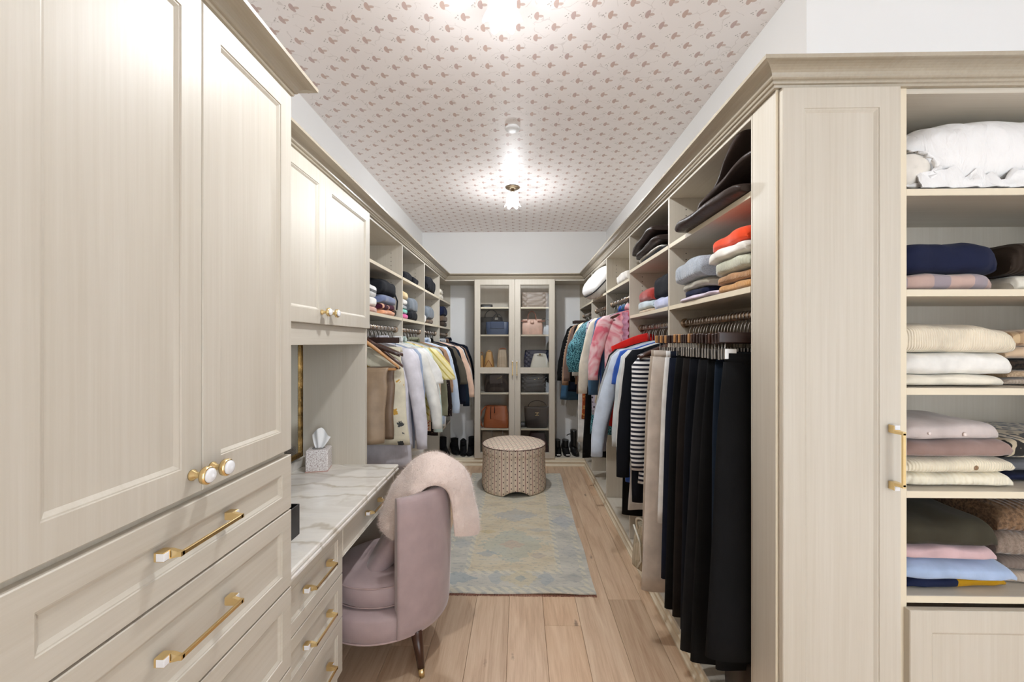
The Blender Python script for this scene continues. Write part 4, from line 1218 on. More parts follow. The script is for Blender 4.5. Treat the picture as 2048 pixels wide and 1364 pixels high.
BLOCKK = F('navy_mustard_block', srgb(24, 32, 60), srgb(172, 128, 16), pattern='block', at=-.01, **KW); PLAIDK = F('pink_grey_plaid_mohair', srgb(224, 184, 160), srgb(140, 136, 148), pattern='check', pitch=.12, rough=.95, **KW); BRNBLK = F('brown_black_rib', srgb(52, 42, 34), rib=500, ribs=1, **KW); RIBCR = F('cream_wavy_rib', srgb(238, 232, 216), rib=330, ribs=1.4, ribd=4, **KW)
BROWNMEL = F('brown_melange_chunky', srgb(138, 108, 80), srgb(96, 74, 54), pattern='melange', scale=120, rib=420, ribs=1.2, ribd=3, **KW); TAUPECAB = F('taupe_cable', srgb(150, 132, 118), srgb(128, 112, 98), pattern='melange', scale=150, rib=300, ribs=1.3, ribd=3, **KW); GREYTAUPE = F('grey_taupe_fine', srgb(128, 114, 104), rib=700, **KW); PALETAUPE = F('pale_taupe_fine', srgb(182, 166, 150), rib=900, **KW)
BEIGECHK = F('beige_tattersall', srgb(208, 180, 142), srgb(120, 84, 52), pattern='check', pitch=.03, **KW); BLACKLACE = F('black_open_lace', srgb(60, 50, 42), srgb(16, 15, 15), pattern='melange', scale=90, **KW); OATMEAL = F('oatmeal_marl', srgb(190, 166, 136), srgb(160, 134, 106), pattern='melange', **KW); ZEBRA = F('zebra_knit', srgb(196, 182, 156), srgb(34, 32, 30), pattern='paisley', scale=7, **KW); DGREY = F('dark_grey_knit', srgb(96, 98, 102), **KW)
SLATEB = F('slate_blue_knit', srgb(112, 124, 158), **KW); PLUM = F('plum_knit', srgb(66, 22, 44), srgb(226, 180, 150), pattern='stripes', pitch=.11, axis='x', duty=.86, **KW); PEACHK = F('peach_knit', srgb(234, 164, 122), **KW); ROSEK = F('old_rose_knit', srgb(206, 158, 142), **KW); BWSTR = F('black_white_knit', srgb(232, 232, 230), srgb(22, 22, 24), pattern='stripes', pitch=.045, duty=.6, **KW)
YELK = F('butter_yellow_knit', srgb(236, 208, 152), **KW); MINTK = F('mint_knit', srgb(128, 214, 192), **KW); FUCHSIA = F('fuchsia_knit', srgb(228, 74, 150), **KW); GREYK = F('mid_grey_knit', srgb(152, 154, 156), **KW); SLATEG = F('slate_grey_knit', srgb(112, 120, 128), **KW); BROWN_K = F('brown_knit', srgb(104, 86, 70), **KW); DKBRK = F('dark_brown_knit', srgb(66, 56, 48), **KW); PALEBUN = F('pale_blue_bundle', srgb(182, 198, 208), **KW)
DUST = F('brown_dust_bag', srgb(58, 48, 44), rough=.38, sheen=0, weave=60, bstr=.15); LINEN = F('white_bed_linen', srgb(240, 239, 238), rough=.7, sheen=.1, weave=40, bstr=.6, var=.02, fold=4); PCASE = F('white_pillow_cotton', srgb(240, 238, 236), rough=.7, sheen=.1, weave=40, bstr=.3, var=.02); INSERT = F('pillow_ticking', srgb(232, 226, 216), rough=.7, sheen=.1)

# ================================================================== CLOTHES ON THE RODS
def rail(side, x, z, items, y0, y1, yaw, hlabel, hgroup, spare=0):
    n = len(items); st = (y1-y0)/max(1, n-1)
    for i, g in enumerate(items):
        y = g.get('y', y0+i*st)
        yw = yaw + g.get('yaw', 0) + R(rnd.uniform(-1.2, 1.2))
        hk, hm = g.get('hanger', ('wood', 'e'))
        rz = yw + (0 if side == 'L' else PI)
        tilt = R(g.get('tilt', rnd.uniform(-1.1, 1.1) if hk == 'clip' else rnd.uniform(-.6, .6)))
        wl = g['label'].split(); kind_w = {'clip': 'clip hanger', 'wood': 'slim hanger', 'suit': 'thick hanger', 'broad': 'broad hanger'}[hk]
        hg = hanger(hk, hm, x, y, z, rz, {'e': 'dark ', 'w': 'walnut ', 'n': 'pale wood '}[hm] + kind_w + ' of the ' + ' '.join(wl[:10]), hgroup)
        hg.rotation_euler.y = tilt
        if spare and i % spare == 0 and i < n-1:
            sk = 'clip' if hk == 'clip' else 'wood'
            hanger(sk, ('w' if i % 3 == 1 else 'e'), x, y+min(st*.5, .026), z, rz+R(rnd.uniform(-1, 1)), 'empty hanger just past the ' + ' '.join(wl[:10]), 'spare '+hgroup)
        if g.get('kind'):
            ox = g.get('ox', 0) + (rnd.uniform(-.022, .014) if g['kind'] == 'trousers' and 'ox' not in g else rnd.uniform(-.008, .008))
            go = garment(side, x+(ox if side == 'L' else -ox), y, z, yw, g); go.rotation_euler.y = tilt
def T(mat, label, **k): return dict(kind='top', mat=mat, label=label, name=k.pop('name', 'shirt'), cat=k.pop('cat', 'shirt'), **k)
def TR(mat, label, L, **k): return dict(kind='trousers', mat=mat, label=label, name='trousers', cat='trousers', L=L, hanger=k.pop('hanger', ('clip', 'e')), **k)

TAGM = plain('paper_tag', srgb(206, 202, 188), .6); TAGB = plain('pale_blue_tag', srgb(170, 190, 210), .6)
trousers_1 = [
    TR(BLACK, 'black trousers with a paper tag at the waist, beside the end cabinet', 1.03, w=.185, flare=1.1, tag=TAGM, y=1.425, ox=-0.022),
    TR(BLACK2, 'plain black trousers second in line behind the tagged black pair', 1.10, w=.175, flare=1.15, y=1.476, ox=-0.040),
    TR(INDIGO, 'dark indigo jeans hanging third behind the tagged black pair', 1.06, w=.175, flare=.9, y=1.527, ox=-0.034),
    TR(BLACK2, 'long black trousers with a pale blue waist tag', 1.16, w=.17, flare=1.2, tag=TAGB, y=1.578, ox=-0.028),
    TR(CHAR, 'charcoal trousers behind the pair with the pale blue tag', 1.16, w=.185, flare=1.15, y=1.629, ox=-0.022),
    TR(BLACK, 'long flared black trousers mid way along the trouser rod', 1.20, w=.165, flare=1.3, hanger=('clip', 'n'), y=1.680, ox=-0.040),
    TR(MIDNIGHT, 'midnight blue trousers between the flared black and the dark brown pairs', 1.14, w=.19, y=1.731, ox=-0.034),
    TR(DKBROWN, 'dark brown trousers with a wide waistband on a pale wood clip hanger', 1.12, w=.195, hanger=('clip', 'n'), y=1.782, ox=-0.028),
    TR(BLACK2, 'black trousers right before the navy pair', 1.12, w=.19, hanger=('clip', 'n'), y=1.833, ox=-0.022),
    TR(NAVY, 'navy trousers with a cropped straight hem beside the white pair', 1.03, w=.19, ox=-.006, tilt=0, y=1.898),
    TR(WHITE, 'white trousers mostly hidden between navy and stone pairs', .80, w=.185, ox=-.012, tilt=0, hanger=('clip', 'n'), y=1.955),
    TR(STONE_C, 'long wide stone coloured trousers hanging down to the plinth', 1.15, w=.20, flare=1.12, ox=.008, tilt=-.3, hanger=('clip', 'n'), y=2.015),
    TR(TAUPE, 'taupe trousers, last pair before the striped tee', .96, w=.19, ox=.012, tilt=-.3, hanger=('clip', 'n'), y=2.085),
]
rail('R', RODR, ZR, trousers_1, 1.425, 2.105, R(1),
     'clip hanger on the trouser rod between the end cabinet and the first divider', 'clip hangers on the trouser rod', 1)
tops_2 = [
    T(STRIPE, 'navy and white striped long sleeved tee on a brown wooden hanger', name='striped_tee', neck=-.125, L=.72, SL=.60, dx=.03, th=.024, hanger=('suit', 'w')),
    T(MIDNIGHT, 'dark navy cardigan hanging behind the striped tee', name='cardigan', cat='cardigan', L=.88, SL=.70, dx=.075, th=.024),
    T(GREYWHITE, 'grey white marl long top behind the navy cardigan', name='long_sleeved_top', L=.95, SL=.60, dx=.06),
    T(PALEGREY, 'pale grey jersey top with a drooping hem', name='jersey_top', L=.92, SL=.56, dx=.09),
    T(COBALT, 'cobalt blue tee showing only its shoulder and hem', name='tee', L=.84, sleeve='short', dx=.05),
    T(PALEBLUE, 'pale blue sweatshirt with a long sleeve and ribbed cuff', name='sweatshirt', cat='sweatshirt', L=.74, SL=.66, dx=.17, th=.030),
    T(HEATHER, 'grey heather sweatshirt with a seamed sleeve', name='sweatshirt', cat='sweatshirt', L=.74, SL=.62, dx=.16, th=.028),
    T(SLATE, 'slate mauve fine sweater between the heather and black tops', name='sweater', cat='sweater', L=.84, SL=.66, dx=.14),
    T(BLACK, 'black long sleeved top behind the slate sweater', name='long_sleeved_top', L=.80, SL=.62, dx=.13),
    T(RED, 'bright red knit slung over a hanger shoulder', name='knit_top', neck=-.035, drop=.095, L=.62, sleeve='none', w=.235, th=.030, hanger=('suit', 'w')),
    TR(BLACK2, 'black leggings with the hem hanging low above the plinth', 1.14, w=.14, hanger=('wood', 'e')),
]
rail('R', RODR, ZR, tops_2, 2.205, 2.86, R(-3), 'hanger on the rod of sweatshirts and the striped tee', 'hangers above the sweatshirts', 2)
tops_3 = [
    T(PINKDYE, 'pink and white tie dyed blouse with a ruffled front', name='blouse', cat='blouse', neck=-.09, L=.62, SL=.46, dx=.10, collar=True, th=.030, ruffle=MAUVE_P, hanger=('suit', 'w')),
    T(DENIM, 'blue denim shirt with a rolled cuff behind the pink blouse', name='denim_shirt', L=.74, SL=.58, dx=.085, collar=True, hanger=('suit', 'w')),
    T(COBALT, 'royal blue shirt showing just its collar above the denim shirt', L=.70, SL=.40, dx=.02, collar=True),
    T(CREAMW, 'cream jacket with a long straight sleeve', name='jacket', cat='jacket', L=.72, SL=.60, dx=.12, th=.030),
    T(LEOP, 'lilac and black printed top under the cream jacket', name='print_top', L=.84, SL=.5, dx=.06),
    T(TEAL, 'teal paisley dress with a full puffed sleeve', name='dress', cat='dress', L=1.02, sleeve='puff', SL=.44, dx=.16, th=.030),
    T(BLACK2, 'black tee with a short boxy sleeve beside the teal dress', name='tee', L=.62, sleeve='short', SL=.24, dx=.11),
]
HL3 = 'dark hanger on the high rod with the pink blouse and teal dress'
rail('R', RODR2, ZR2, tops_3, 2.965, 3.63, R(-3), HL3, 'hangers on the high rod by the pink blouse', 2)
tops_4 = [
    T(BLACK, 'long black dress hanging nearly to the plinth', name='dress', cat='dress', L=1.28, SL=.3, sleeve='short', dx=.03, flare=1.25),
    T(WHITE, 'white blouse with a ruffled cuff below the peach sleeve', name='blouse', cat='blouse', L=.70, SL=.50, dx=.11),
    T(PEACH, 'peach blouse with an elbow length sleeve', name='blouse', cat='blouse', L=.66, sleeve='wide', SL=.38, dx=.12),
    T(ORANGEP, 'long orange and ochre printed dress', name='dress', cat='dress', L=1.00, SL=.44, dx=.07),
    T(WHITE, 'long white dress behind the orange print', name='dress', cat='dress', L=1.25, sleeve='none', flare=1.2),
    T(CHAR, 'charcoal long skirt suit jacket next to the white dress', name='jacket', cat='jacket', L=.86, SL=.5, dx=.06),
    T(BROWNK, 'taupe brown cardigan in front of the black striped one', name='cardigan', cat='cardigan', L=.78, SL=.60, dx=.13),
]
rail('R', RODR2, ZR2, tops_4, 3.75, 4.39, R(-3), 'dark hanger on the high rod below the white pillow', 'hangers below the white pillow')
tops_5 = [
    T(CAMEL, 'camel brown sweater beside the taupe cardigan', name='sweater', cat='sweater', L=.70, SL=.66, dx=.13),
    T(KNITBAR, 'black boucle cardigan with white broken stripes', name='cardigan', cat='cardigan', L=.66, SL=.66, dx=.13, th=.03),
    T(BLACK, 'plain black cardigan in the far corner', name='cardigan', cat='cardigan', L=.70, SL=.64, dx=.15, th=.028),
    dict(kind='skirt', mat=NAVY, label='navy skirt with a frayed hem in the far corner', name='skirt', cat='skirt', L=.72, neck=-.20, w=.19, hanger=('clip', 'e')),
    dict(kind='skirt', mat=DENIM, label='blue denim skirt in the far corner', name='skirt', cat='skirt', L=.84, neck=-.20, w=.22, flare=1.45, hanger=('clip', 'e')),
]
rail('R', RODR2, ZR2, tops_5, 4.53, 5.14, R(-3), 'dark hanger in the far corner of the trouser side', 'hangers in the far corner, trouser side')

left_1 = [
    dict(kind='drape', mat=KHAKI, label='khaki satin trousers folded over a natural wood hanger', name='folded_trousers', cat='trousers', neck=-.250, L=.46, w=.165, flare=.82, ox=-.01, folds=.02, hanger=('broad', 'n')),
    dict(kind='drape', mat=KHAKI2, label='bronze satin trousers folded over a walnut hanger', name='folded_trousers', cat='trousers', neck=-.250, L=.45, w=.17, flare=.9, folds=.018, hanger=('broad', 'w'), yaw=.02),
    dict(kind='skirt', mat=FLOWER, label='cream skirt with grey birds and a yellow flower', name='skirt', cat='skirt', L=.62, neck=-.13, w=.20, flare=1.25, hanger=('clip', 'e')),
    T(LILAC, 'long lilac grey shirt dress reaching the worktop level', name='shirt_dress', cat='dress', L=.84, SL=.66, dx=.11, th=.030, flare=1.15, hanger=('suit', 'e')),
    T(LILAC, 'second lilac grey shirt behind the longer shirt dress', L=.72, SL=.62, dx=.08, th=.026, collar=True),
    T(BLUEGREY, 'narrow sliver of a blue grey shirt between lilac and white', L=.74, SL=.60, dx=.06),
    T(SILK, 'white silk blouse with a gathered flutter shoulder', name='blouse', cat='blouse', L=.78, SL=.58, dx=.15, th=.032),
    T(WHITE, 'white tee with black trim on the sleeve', name='tee', L=.66, sleeve='short', SL=.26, dx=.14, th=.026, trim=BLACK),
    T(WHITE, 'white shirt with a long cuffed sleeve behind the trimmed tee', L=.86, SL=.52, dx=.12, collar=True),
]
rail('L', RODL, ZR, left_1, 2.485, 3.085, R(3), {'suit': 'broad shouldered wooden hanger in the bay next to the vanity', 'wood': 'slim dark hanger in the bay next to the vanity', 'clip': 'clip hanger holding the cream floral skirt'},
     'hangers next to the vanity', 1)
left_2 = [
    T(MINT, 'pale mint shirt with a wide buttoned cuff', L=.80, SL=.66, dx=.12, th=.032, collar=True),
    T(YSTRIPE, 'yellow striped blouse with a square short sleeve', name='blouse', cat='blouse', L=.64, sleeve='short', SL=.26, dx=.17, th=.026),
    T(CORAL, 'coral printed blouse under the yellow striped sleeve', name='blouse', cat='blouse', L=.74, SL=.54, dx=.08),
    T(GREYFLOR, 'grey floral blouse with an elbow sleeve', name='blouse', cat='blouse', L=.62, sleeve='wide', SL=.28, dx=.11),
    T(OLIVE, 'olive twill shirt with a long cuffed sleeve', L=.70, SL=.60, dx=.08, collar=True),
    T(DKFLOR, 'dark brown floral dress with long sleeves', name='dress', cat='dress', L=.84, SL=.62, dx=.12),
    T(CAMEL, 'tan cardigan edge beside the dark floral dress', name='cardigan', cat='cardigan', L=.66, SL=.42, dx=.10),
]
HLB = {'wood': 'slim dark hanger on the rod with the yellow striped blouse', 'clip': 'clip hanger on the rod with the yellow striped blouse'}
rail('L', RODL, ZR, left_2, 3.23, 3.80, R(3), HLB['wood'], 'hangers above the yellow striped blouse', 1)
left_3 = [
    T(LBSTRIPE, 'pale blue striped shirt with a long cuffed sleeve', L=.80, SL=.64, dx=.13, th=.034, collar=True),
    T(WHITE, 'white shirt hem peeping out below the pale blue striped shirt', L=.84, SL=.66, dx=.10, collar=True),
    T(BLACK, 'black jacket with an open collar next to the pale blue shirt', name='jacket', cat='jacket', L=.70, SL=.42, dx=.11, collar=True),
    T(DKOLIVE, 'dark olive shirt with an elbow length sleeve', L=.66, sleeve='wide', SL=.40, dx=.15),
    T(NAVY, 'navy blouse between the dark olive shirt and the peach jacket', name='blouse', cat='blouse', L=.74, SL=.62, dx=.13),
    T(INDIGO, 'dark denim shirt with its cuff turned up', name='denim_shirt', L=.76, SL=.66, dx=.16),
]
rail('L', RODL, ZR, left_3, 3.97, 4.54, R(3), 'slim dark hanger on the rod with the pale blue striped shirt', 'hangers above the pale blue striped shirt', 1)
left_4 = [
    T(PEACHW, 'peach jacket with a long sleeve', name='jacket', cat='jacket', L=.70, SL=.58, dx=.18, th=.03, ox=.02),
    T(WHITE, 'white shirt with grey collar print beside the peach jacket', L=.70, SL=.56, dx=.17, collar=True, cmat=GREYFLOR, ox=.02),
    T(NAVY, 'navy cardigan between the white shirt and the quilted vest', name='cardigan', cat='cardigan', L=.64, SL=.54, dx=.14, ox=.02),
    T(QUILT, 'bronze quilted jacket with a banded cuff', name='quilted_jacket', cat='jacket', L=.66, SL=.46, dx=.14, th=.036, ox=.02, collar=True),
    T(NAVY, 'large navy coat in the far corner with a wide collar', name='coat', cat='coat', neck=-.07, L=.70, SL=.44, dx=.12, th=.032, ox=.03, collar=True),
]
rail('L', RODL, ZR, left_4, 4.68, 5.16, R(3), 'slim dark hanger on the rod with the quilted jacket', 'hangers above the quilted jacket')


# ================================================================== FOLDED PILES
RR, LL = -PI/2, PI/2
# trouser side, shelf above the trousers
lay(.905, 1.520, ZS, RR, [
    (.030, CARAMEL, .25, .27, 'caramel sweater at the bottom of the pile under the orange one'),
    (.036, TAN, .25, .27, 'tan ribbed sweater in the pile under the orange one', dict(dx=-.005)),
    (.052, SAGE, .25, .28, 'pale sage knit in the pile under the orange one', dict(dx=-.01)),
    (.044, OFFWHITE, .27, .30, 'off white sweater directly under the orange one', dict(dx=-.015, dy=.02)),
    (.050, ORANGE, .25, .28, 'bright orange sweater on top of its pile', dict(dx=-.01, dy=.02))], group='sweater pile topped with orange')
lay(.905, 1.86, ZS, RR, [
    (.020, LILACK, .38, .28, 'pale lilac knit at the bottom under the grey cable sweater', dict(dx=-.01, dy=-.04)),
    (.030, NAVYK, .24, .27, 'small navy knit folded under the stone sweater'),
    (.036, STONEK, .30, .28, 'stone coloured sweater under the grey cable one'),
    (.085, GREYCABLE, .30, .30, 'chunky grey cable knit sweater on top of its pile', dict(bulge=.9, dx=-.02))], group='sweater pile topped with grey cable')
lay(.92, 2.66, ZS, RR, [
    (.022, SAND, .30, .26, 'sand coloured knit at the bottom under the ice blue one'),
    (.052, ICE, .28, .27, 'ice blue sweater under the rust red one', dict(bulge=.8)),
    (.070, RUSTK, .24, .27, 'rust red sweater on top of its pile', dict(bulge=.8))], group='sweater pile topped with rust red')
lay(.92, 2.34, ZS, RR, [
    (.060, LAVENDER, .26, .28, 'lavender sweater under the rolled black one', dict(bulge=.8)),
    (.125, BLACKK, .26, .27, 'thick black sweater bundle on the lavender one', dict(bulge=1))], group='black bundle on lavender')
# brown dust bags on the top shelves
DB = dict(name='dust_bag', cat='bag', bulge=.08, rough=.05)
lay(.885, 1.655, ZA, RR, [(.040, DUST, .52, .32, 'long brown dust bag lying flat along the top shelf edge', dict(DB, dx=-.02, dy=.01))], group='brown dust bags above the orange sweater')
lay(.895, 1.60, ZA+.088, RR, [(.030, DUST, .38, .28, 'brown dust bag slumped over the flat one', dict(DB, ry=-.26, rz=.12))], group='brown dust bags above the orange sweater')
lay(.90, 1.60, ZA+.150, RR, [(.026, DUST, .36, .25, 'brown dust bag standing up highest on the top shelf', dict(DB, ry=-.50, rz=-.08))], group='brown dust bags above the orange sweater')
lay(.915, 2.50, ZA, RR, [(.026, BLACKK, .55, .28, 'flat black pouch under the two brown dust bags', dict(DB)),
                         (.020, OFFWHITE, .48, .26, 'thin white pouch under the two brown dust bags', dict(DB, dx=-.01, dy=.04)),
                         (.040, DUST, .46, .30, 'brown dust bag second from the top above the rust sweater', dict(DB, dx=-.02, ry=-.05))], group='bags above the rust sweater')
lay(.90, 2.56, ZA+.098, RR, [(.040, DUST, .52, .30, 'brown dust bag topmost above the rust sweater', dict(DB, ry=-.08, dx=-.02))], group='bags above the rust sweater')
lay(.90, 3.16, 1.92, RR, [(.07, OFFWHITE, .34, .28, 'soft white cloth bag on the high shelf above the pink blouse', dict(DB, bulge=1, droop=0))])
# white pillow with dark piping
t = thing('pillow', 'plump white pillow with dark piping on the high shelf', 'pillow', (.80, 4.10, 1.945), 0)
mb = pillow(.36, .52, .20, 11, .07)
o1 = obj('cover', mb, PCASE, t, local=True); 
pp = [(.183*sgp(math.cos(a*2*PI/60), .55), .264*sgp(math.sin(a*2*PI/60), .55), .10) for a in range(61)]
o2 = obj('piping', MB().tube(pp, .005, 6), BLACKK, t, local=True)
t.rotation_euler = (0, R(-48), R(4)); t.location = (.86, 4.08, 1.992)

# desk side
lay(-1.06, 2.56, ZS, LL, [
    (.040, ROSEK, .26, .28, 'old rose knit at the bottom below the black and white one'),
    (.060, WHITEK, .25, .28, 'white knit below the black and white striped one', dict(bulge=.9)),
    (.075, BWSTR, .25, .28, 'black and white striped knit on top of its pile', dict(bulge=.9))], group='pile topped with black and white stripes')
lay(-1.05, 2.87, ZS, LL, [
    (.034, PEACHK, .28, .30, 'peach knit at the bottom below the black tote'),
    (.044, PLUM, .28, .29, 'plum knit with pale stripe below the slate blue one'),
    (.056, SLATEB, .29, .30, 'slate blue sweater below the black tote', dict(bulge=.8))], group='pile under the black tote')
t = thing('black_tote', 'black cloth tote with hanging strap on the slate blue sweater', 'bag', (-1.04, 2.87, ZS+.138), LL)
obj('body', folded(.34, .28, .095, 77, 1, 0, .14, 0, 1), BLACKK, t, local=True)
obj('strap', MB().tube([(.15, -.05, .075), (.172, -.11, .05), (.178, -.135, -.02), (.176, -.13, -.085)], .006, 6), BLACKK, t, local=True)
lay(-1.05, 3.075, ZS, LL, [(.055, DKBRK, .075, .24, 'small dark brown roll beside the plum knit', dict(name='rolled_scarf', cat='scarf'))])
lay(-1.10, 2.535, ZA, LL, [(.13, STONEK, .20, .22, 'pale canvas bundle alone on the top shelf by the wall cabinet', dict(name='canvas_bundle', cat='bundle', bulge=1, layers=1))])
lay(-1.06, 3.29, ZS, LL, [
    (.042, FUCHSIA, .26, .28, 'fuchsia pink knit at the bottom below the butter yellow one'),
    (.036, MINTK, .22, .28, 'mint green knit second from the bottom below the butter yellow one'),
    (.036, GREYK, .22, .27, 'mid grey knit in the middle below the butter yellow one'),
    (.048, OFFWHITE, .23, .28, 'off white knit directly below the butter yellow one'),
    (.056, YELK, .24, .29, 'butter yellow knit on top of its pile', dict(bulge=.8))], group='pile topped with butter yellow')
lay(-1.06, 3.58, ZS, LL, [
    (.075, BLACKK, .27, .30, 'black knit beneath the big slate grey one', dict(bulge=.9)),
    (.11, SLATEG, .28, .30, 'big slate grey sweater beside the butter yellow pile', dict(bulge=1))], group='slate grey on black')
lay(-1.07, 3.25, ZA, LL, [(.10, PALEBUN, .17, .26, 'pale blue grey bundle on the top shelf above the butter yellow pile', dict(bulge=1))])
lay(-1.06, 3.44, ZA, LL, [(.075, BLACKK, .20, .28, 'black bundle next to the pale blue bundle on the top shelf', dict(bulge=1))])
lay(-1.05, 3.64, ZA, LL, [(.062, BLACKK, .17, .28, 'smaller black bundle by the divider on the top shelf', dict(bulge=1))])
lay(-1.06, 3.99, ZS, LL, [(.085, OFFWHITE, .19, .28, 'off white bundle beside the slate grey sweater on brown', dict(bulge=1))])
lay(-1.05, 4.23, ZS, LL, [
    (.046, BROWN_K, .22, .28, 'brown knit under the slate grey one near the far end'),
    (.12, SLATEG, .26, .30, 'slate grey sweater on the brown knit near the far end', dict(bulge=1))], group='slate grey on brown')
lay(-1.04, 4.18, ZA, LL, [(.13, BLACKK, .42, .32, 'large black rolled bundle on the top shelf near the far end', dict(bulge=1))])
lay(-1.06, 4.70, ZS, LL, [(.10, OFFWHITE, .16, .26, 'off white knit beside the navy and brown pile in the corner', dict(bulge=1))])
lay(-1.04, 4.95, ZS, LL, [
    (.055, DKBRK, .28, .30, 'dark brown knit at the bottom of the corner pile', dict(bulge=.8)),
    (.070, BROWN_K, .28, .30, 'brown knit in the middle of the corner pile', dict(bulge=.8)),
    (.10, NAVYK, .25, .30, 'navy knit on top of the corner pile', dict(bulge=1))], group='corner pile of navy and brown')
lay(-1.05, 4.83, ZA, LL, [(.055, CREAMK, .26, .28, 'cream knit lying under another cream one in the corner', dict(bulge=.7)), (.06, CREAMK, .25, .28, 'upper cream knit on the top shelf in the corner', dict(bulge=.9))], group='cream knits in the corner')

# knitwear unit, facing the camera
PEARL = plain('pearl_button', (.82, .72, .68), .2); HORN = plain('horn_button', (.25, .14, .06), .35)
FX, FY = 1.332, 1.425
lay(FX, FY, KZ[2], 0, [
    (.034, CREAMK, .315, .29, 'thin cream knit at the bottom under the ribbed cream sweater', dict(dx=-.015)),
    (.066, WHITEK, .335, .30, 'white fine knit in the middle under the ribbed cream sweater', dict(dx=-.005)),
    (.080, CREAMRIB, .345, .30, 'cream ribbed sweater on top of its pile', dict(bulge=.8))], group='pile topped with the ribbed cream sweater')
lay(FX, FY, KZ[3], 0, [
    (.040, CHUNKY, .335, .29, 'cream chunky knit at the bottom of the buttoned cardigan pile'),
    (.048, CREAMW2, .35, .30, 'cream waffle cardigan with a brown button', dict(buttons=[(.03, .024, HORN, .008)])),
    (.052, MAUVEK, .34, .30, 'mauve brown sweater under the lilac grey cardigan'),
    (.052, LILGREY, .30, .28, 'lilac grey cardigan with a pearl button on top of its pile', dict(dx=-.01, buttons=[(.02, .022, PEARL, .0065), (-.09, .025, PEARL, .005)]))], group='buttoned cardigan pile')
lay(FX, FY, KZ[4], 0, [
    (.034, BLOCKK, .31, .28, 'navy and mustard colour block knit at the bottom of the olive pile'),
    (.050, BLUEK, .345, .30, 'powder blue sweater in the olive pile', dict(droop=.012)),
    (.040, PINKK, .29, .28, 'dusty pink knit under the dark olive one', dict(dx=-.02)),
    (.078, OLIVEK, .29, .29, 'dark olive sweater on top of its pile', dict(dx=-.02, bulge=.6))], group='dark olive pile')
lay(FX-.03, FY, KZ[1], 0, [
    (.050, PLAIDK, .275, .29, 'pink and grey plaid mohair scarf folded under the navy sweater', dict(name='folded_scarf', cat='scarf')),
    (.085, NAVYK, .30, .30, 'navy sweater slumped on the plaid mohair scarf', dict(bulge=.9, rough=.16))], group='navy on plaid')
lay(1.70, FY+.02, KZ[1], 0, [
    (.050, RIBCR, .36, .28, 'cream wavy ribbed knit under the brown black one'),
    (.095, BRNBLK, .38, .29, 'brown black ribbed knit lying on the cream one', dict(bulge=.8))], group='brown black on cream rib')
lay(1.70, FY+.03, KZ[2], 0, [
    (.022, PALETAUPE, .37, .27, 'pale taupe knit at the bottom of the beige checked pile'),
    (.026, OATMEAL, .36, .27, 'oatmeal marl knit in the beige checked pile'),
    (.034, BLACKLACE, .36, .27, 'black openwork knit in the beige checked pile'),
    (.038, SAND, .36, .27, 'sand knit under the beige checked one'),
    (.050, BEIGECHK, .36, .27, 'beige checked sweater on top of its pile')], group='beige checked pile')
lay(1.71, FY+.04, KZ[3], 0, [
    (.030, NAVYK, .36, .26, 'navy knit at the bottom under the zebra one'),
    (.040, DGREY, .36, .26, 'dark grey knit under the zebra one'),
    (.066, ZEBRA, .37, .26, 'zebra striped knit on top of its pile', dict(bulge=.8))], group='zebra knit pile')
lay(1.69, FY+.03, KZ[4], 0, [
    (.036, PALETAUPE, .37, .28, 'pale taupe ribbed knit at the bottom of the brown melange pile'),
    (.040, GREYTAUPE, .37, .28, 'grey taupe fine knit in the brown melange pile'),
    (.075, TAUPECAB, .38, .28, 'taupe cable sweater under the brown melange one', dict(bulge=.8)),
    (.080, BROWNMEL, .37, .28, 'brown melange chunky sweater on top of its pile', dict(bulge=.9))], group='brown melange pile')
# duvet stuffed in a pillowcase
t = thing('bundled_duvet', 'big white bedding bundle filling the top shelf', 'bedding', (1.53, 1.44, KZ[0]+.002))
mb = pillow(.725, .33, .245, 21, .10, n=90, m=50)
obj('cover', mb, LINEN, t, local=True)
hem = [(-.335+.062*math.cos(a*2*PI/30)+.012*math.sin(a*3), -.150-.012*math.cos(a*2*PI/30), .070+.052*math.sin(a*2*PI/30)) for a in range(31)]
obj('hem', MB().tube(hem, [.006+.003*math.sin(k*1.7) for k in range(31)], 7), LINEN, t, local=True)
rings = []
for i in range(9):
    v = i/8*PI/2
    rings.append([(-.335+.060*math.cos(a*PI/12)*math.cos(v), -.146-.016*math.sin(v), .070+.050*math.sin(a*PI/12)*math.cos(v)) for a in range(24)])
obj('pillow_end', MB().loft(rings, True, True), INSERT, t, local=True)
nz = lambda a, b_: noise.noise(Vector((a*.45, b_*.6, 4.2)))
rows = [[(-.33+.50*j/40, -.160-.020*(i/5)-.012*nz(j, i), .050*(1-i/5)*(1+.8*nz(j, 9))+.004+.006*(1-i/5)*nz(j*2, i)) for j in range(41)] for i in range(6)]
obj('flap', MB().grid(rows).grid([[(p[0], p[1]+.004, p[2]) for p in q] for q in rows]), LINEN, t, local=True)

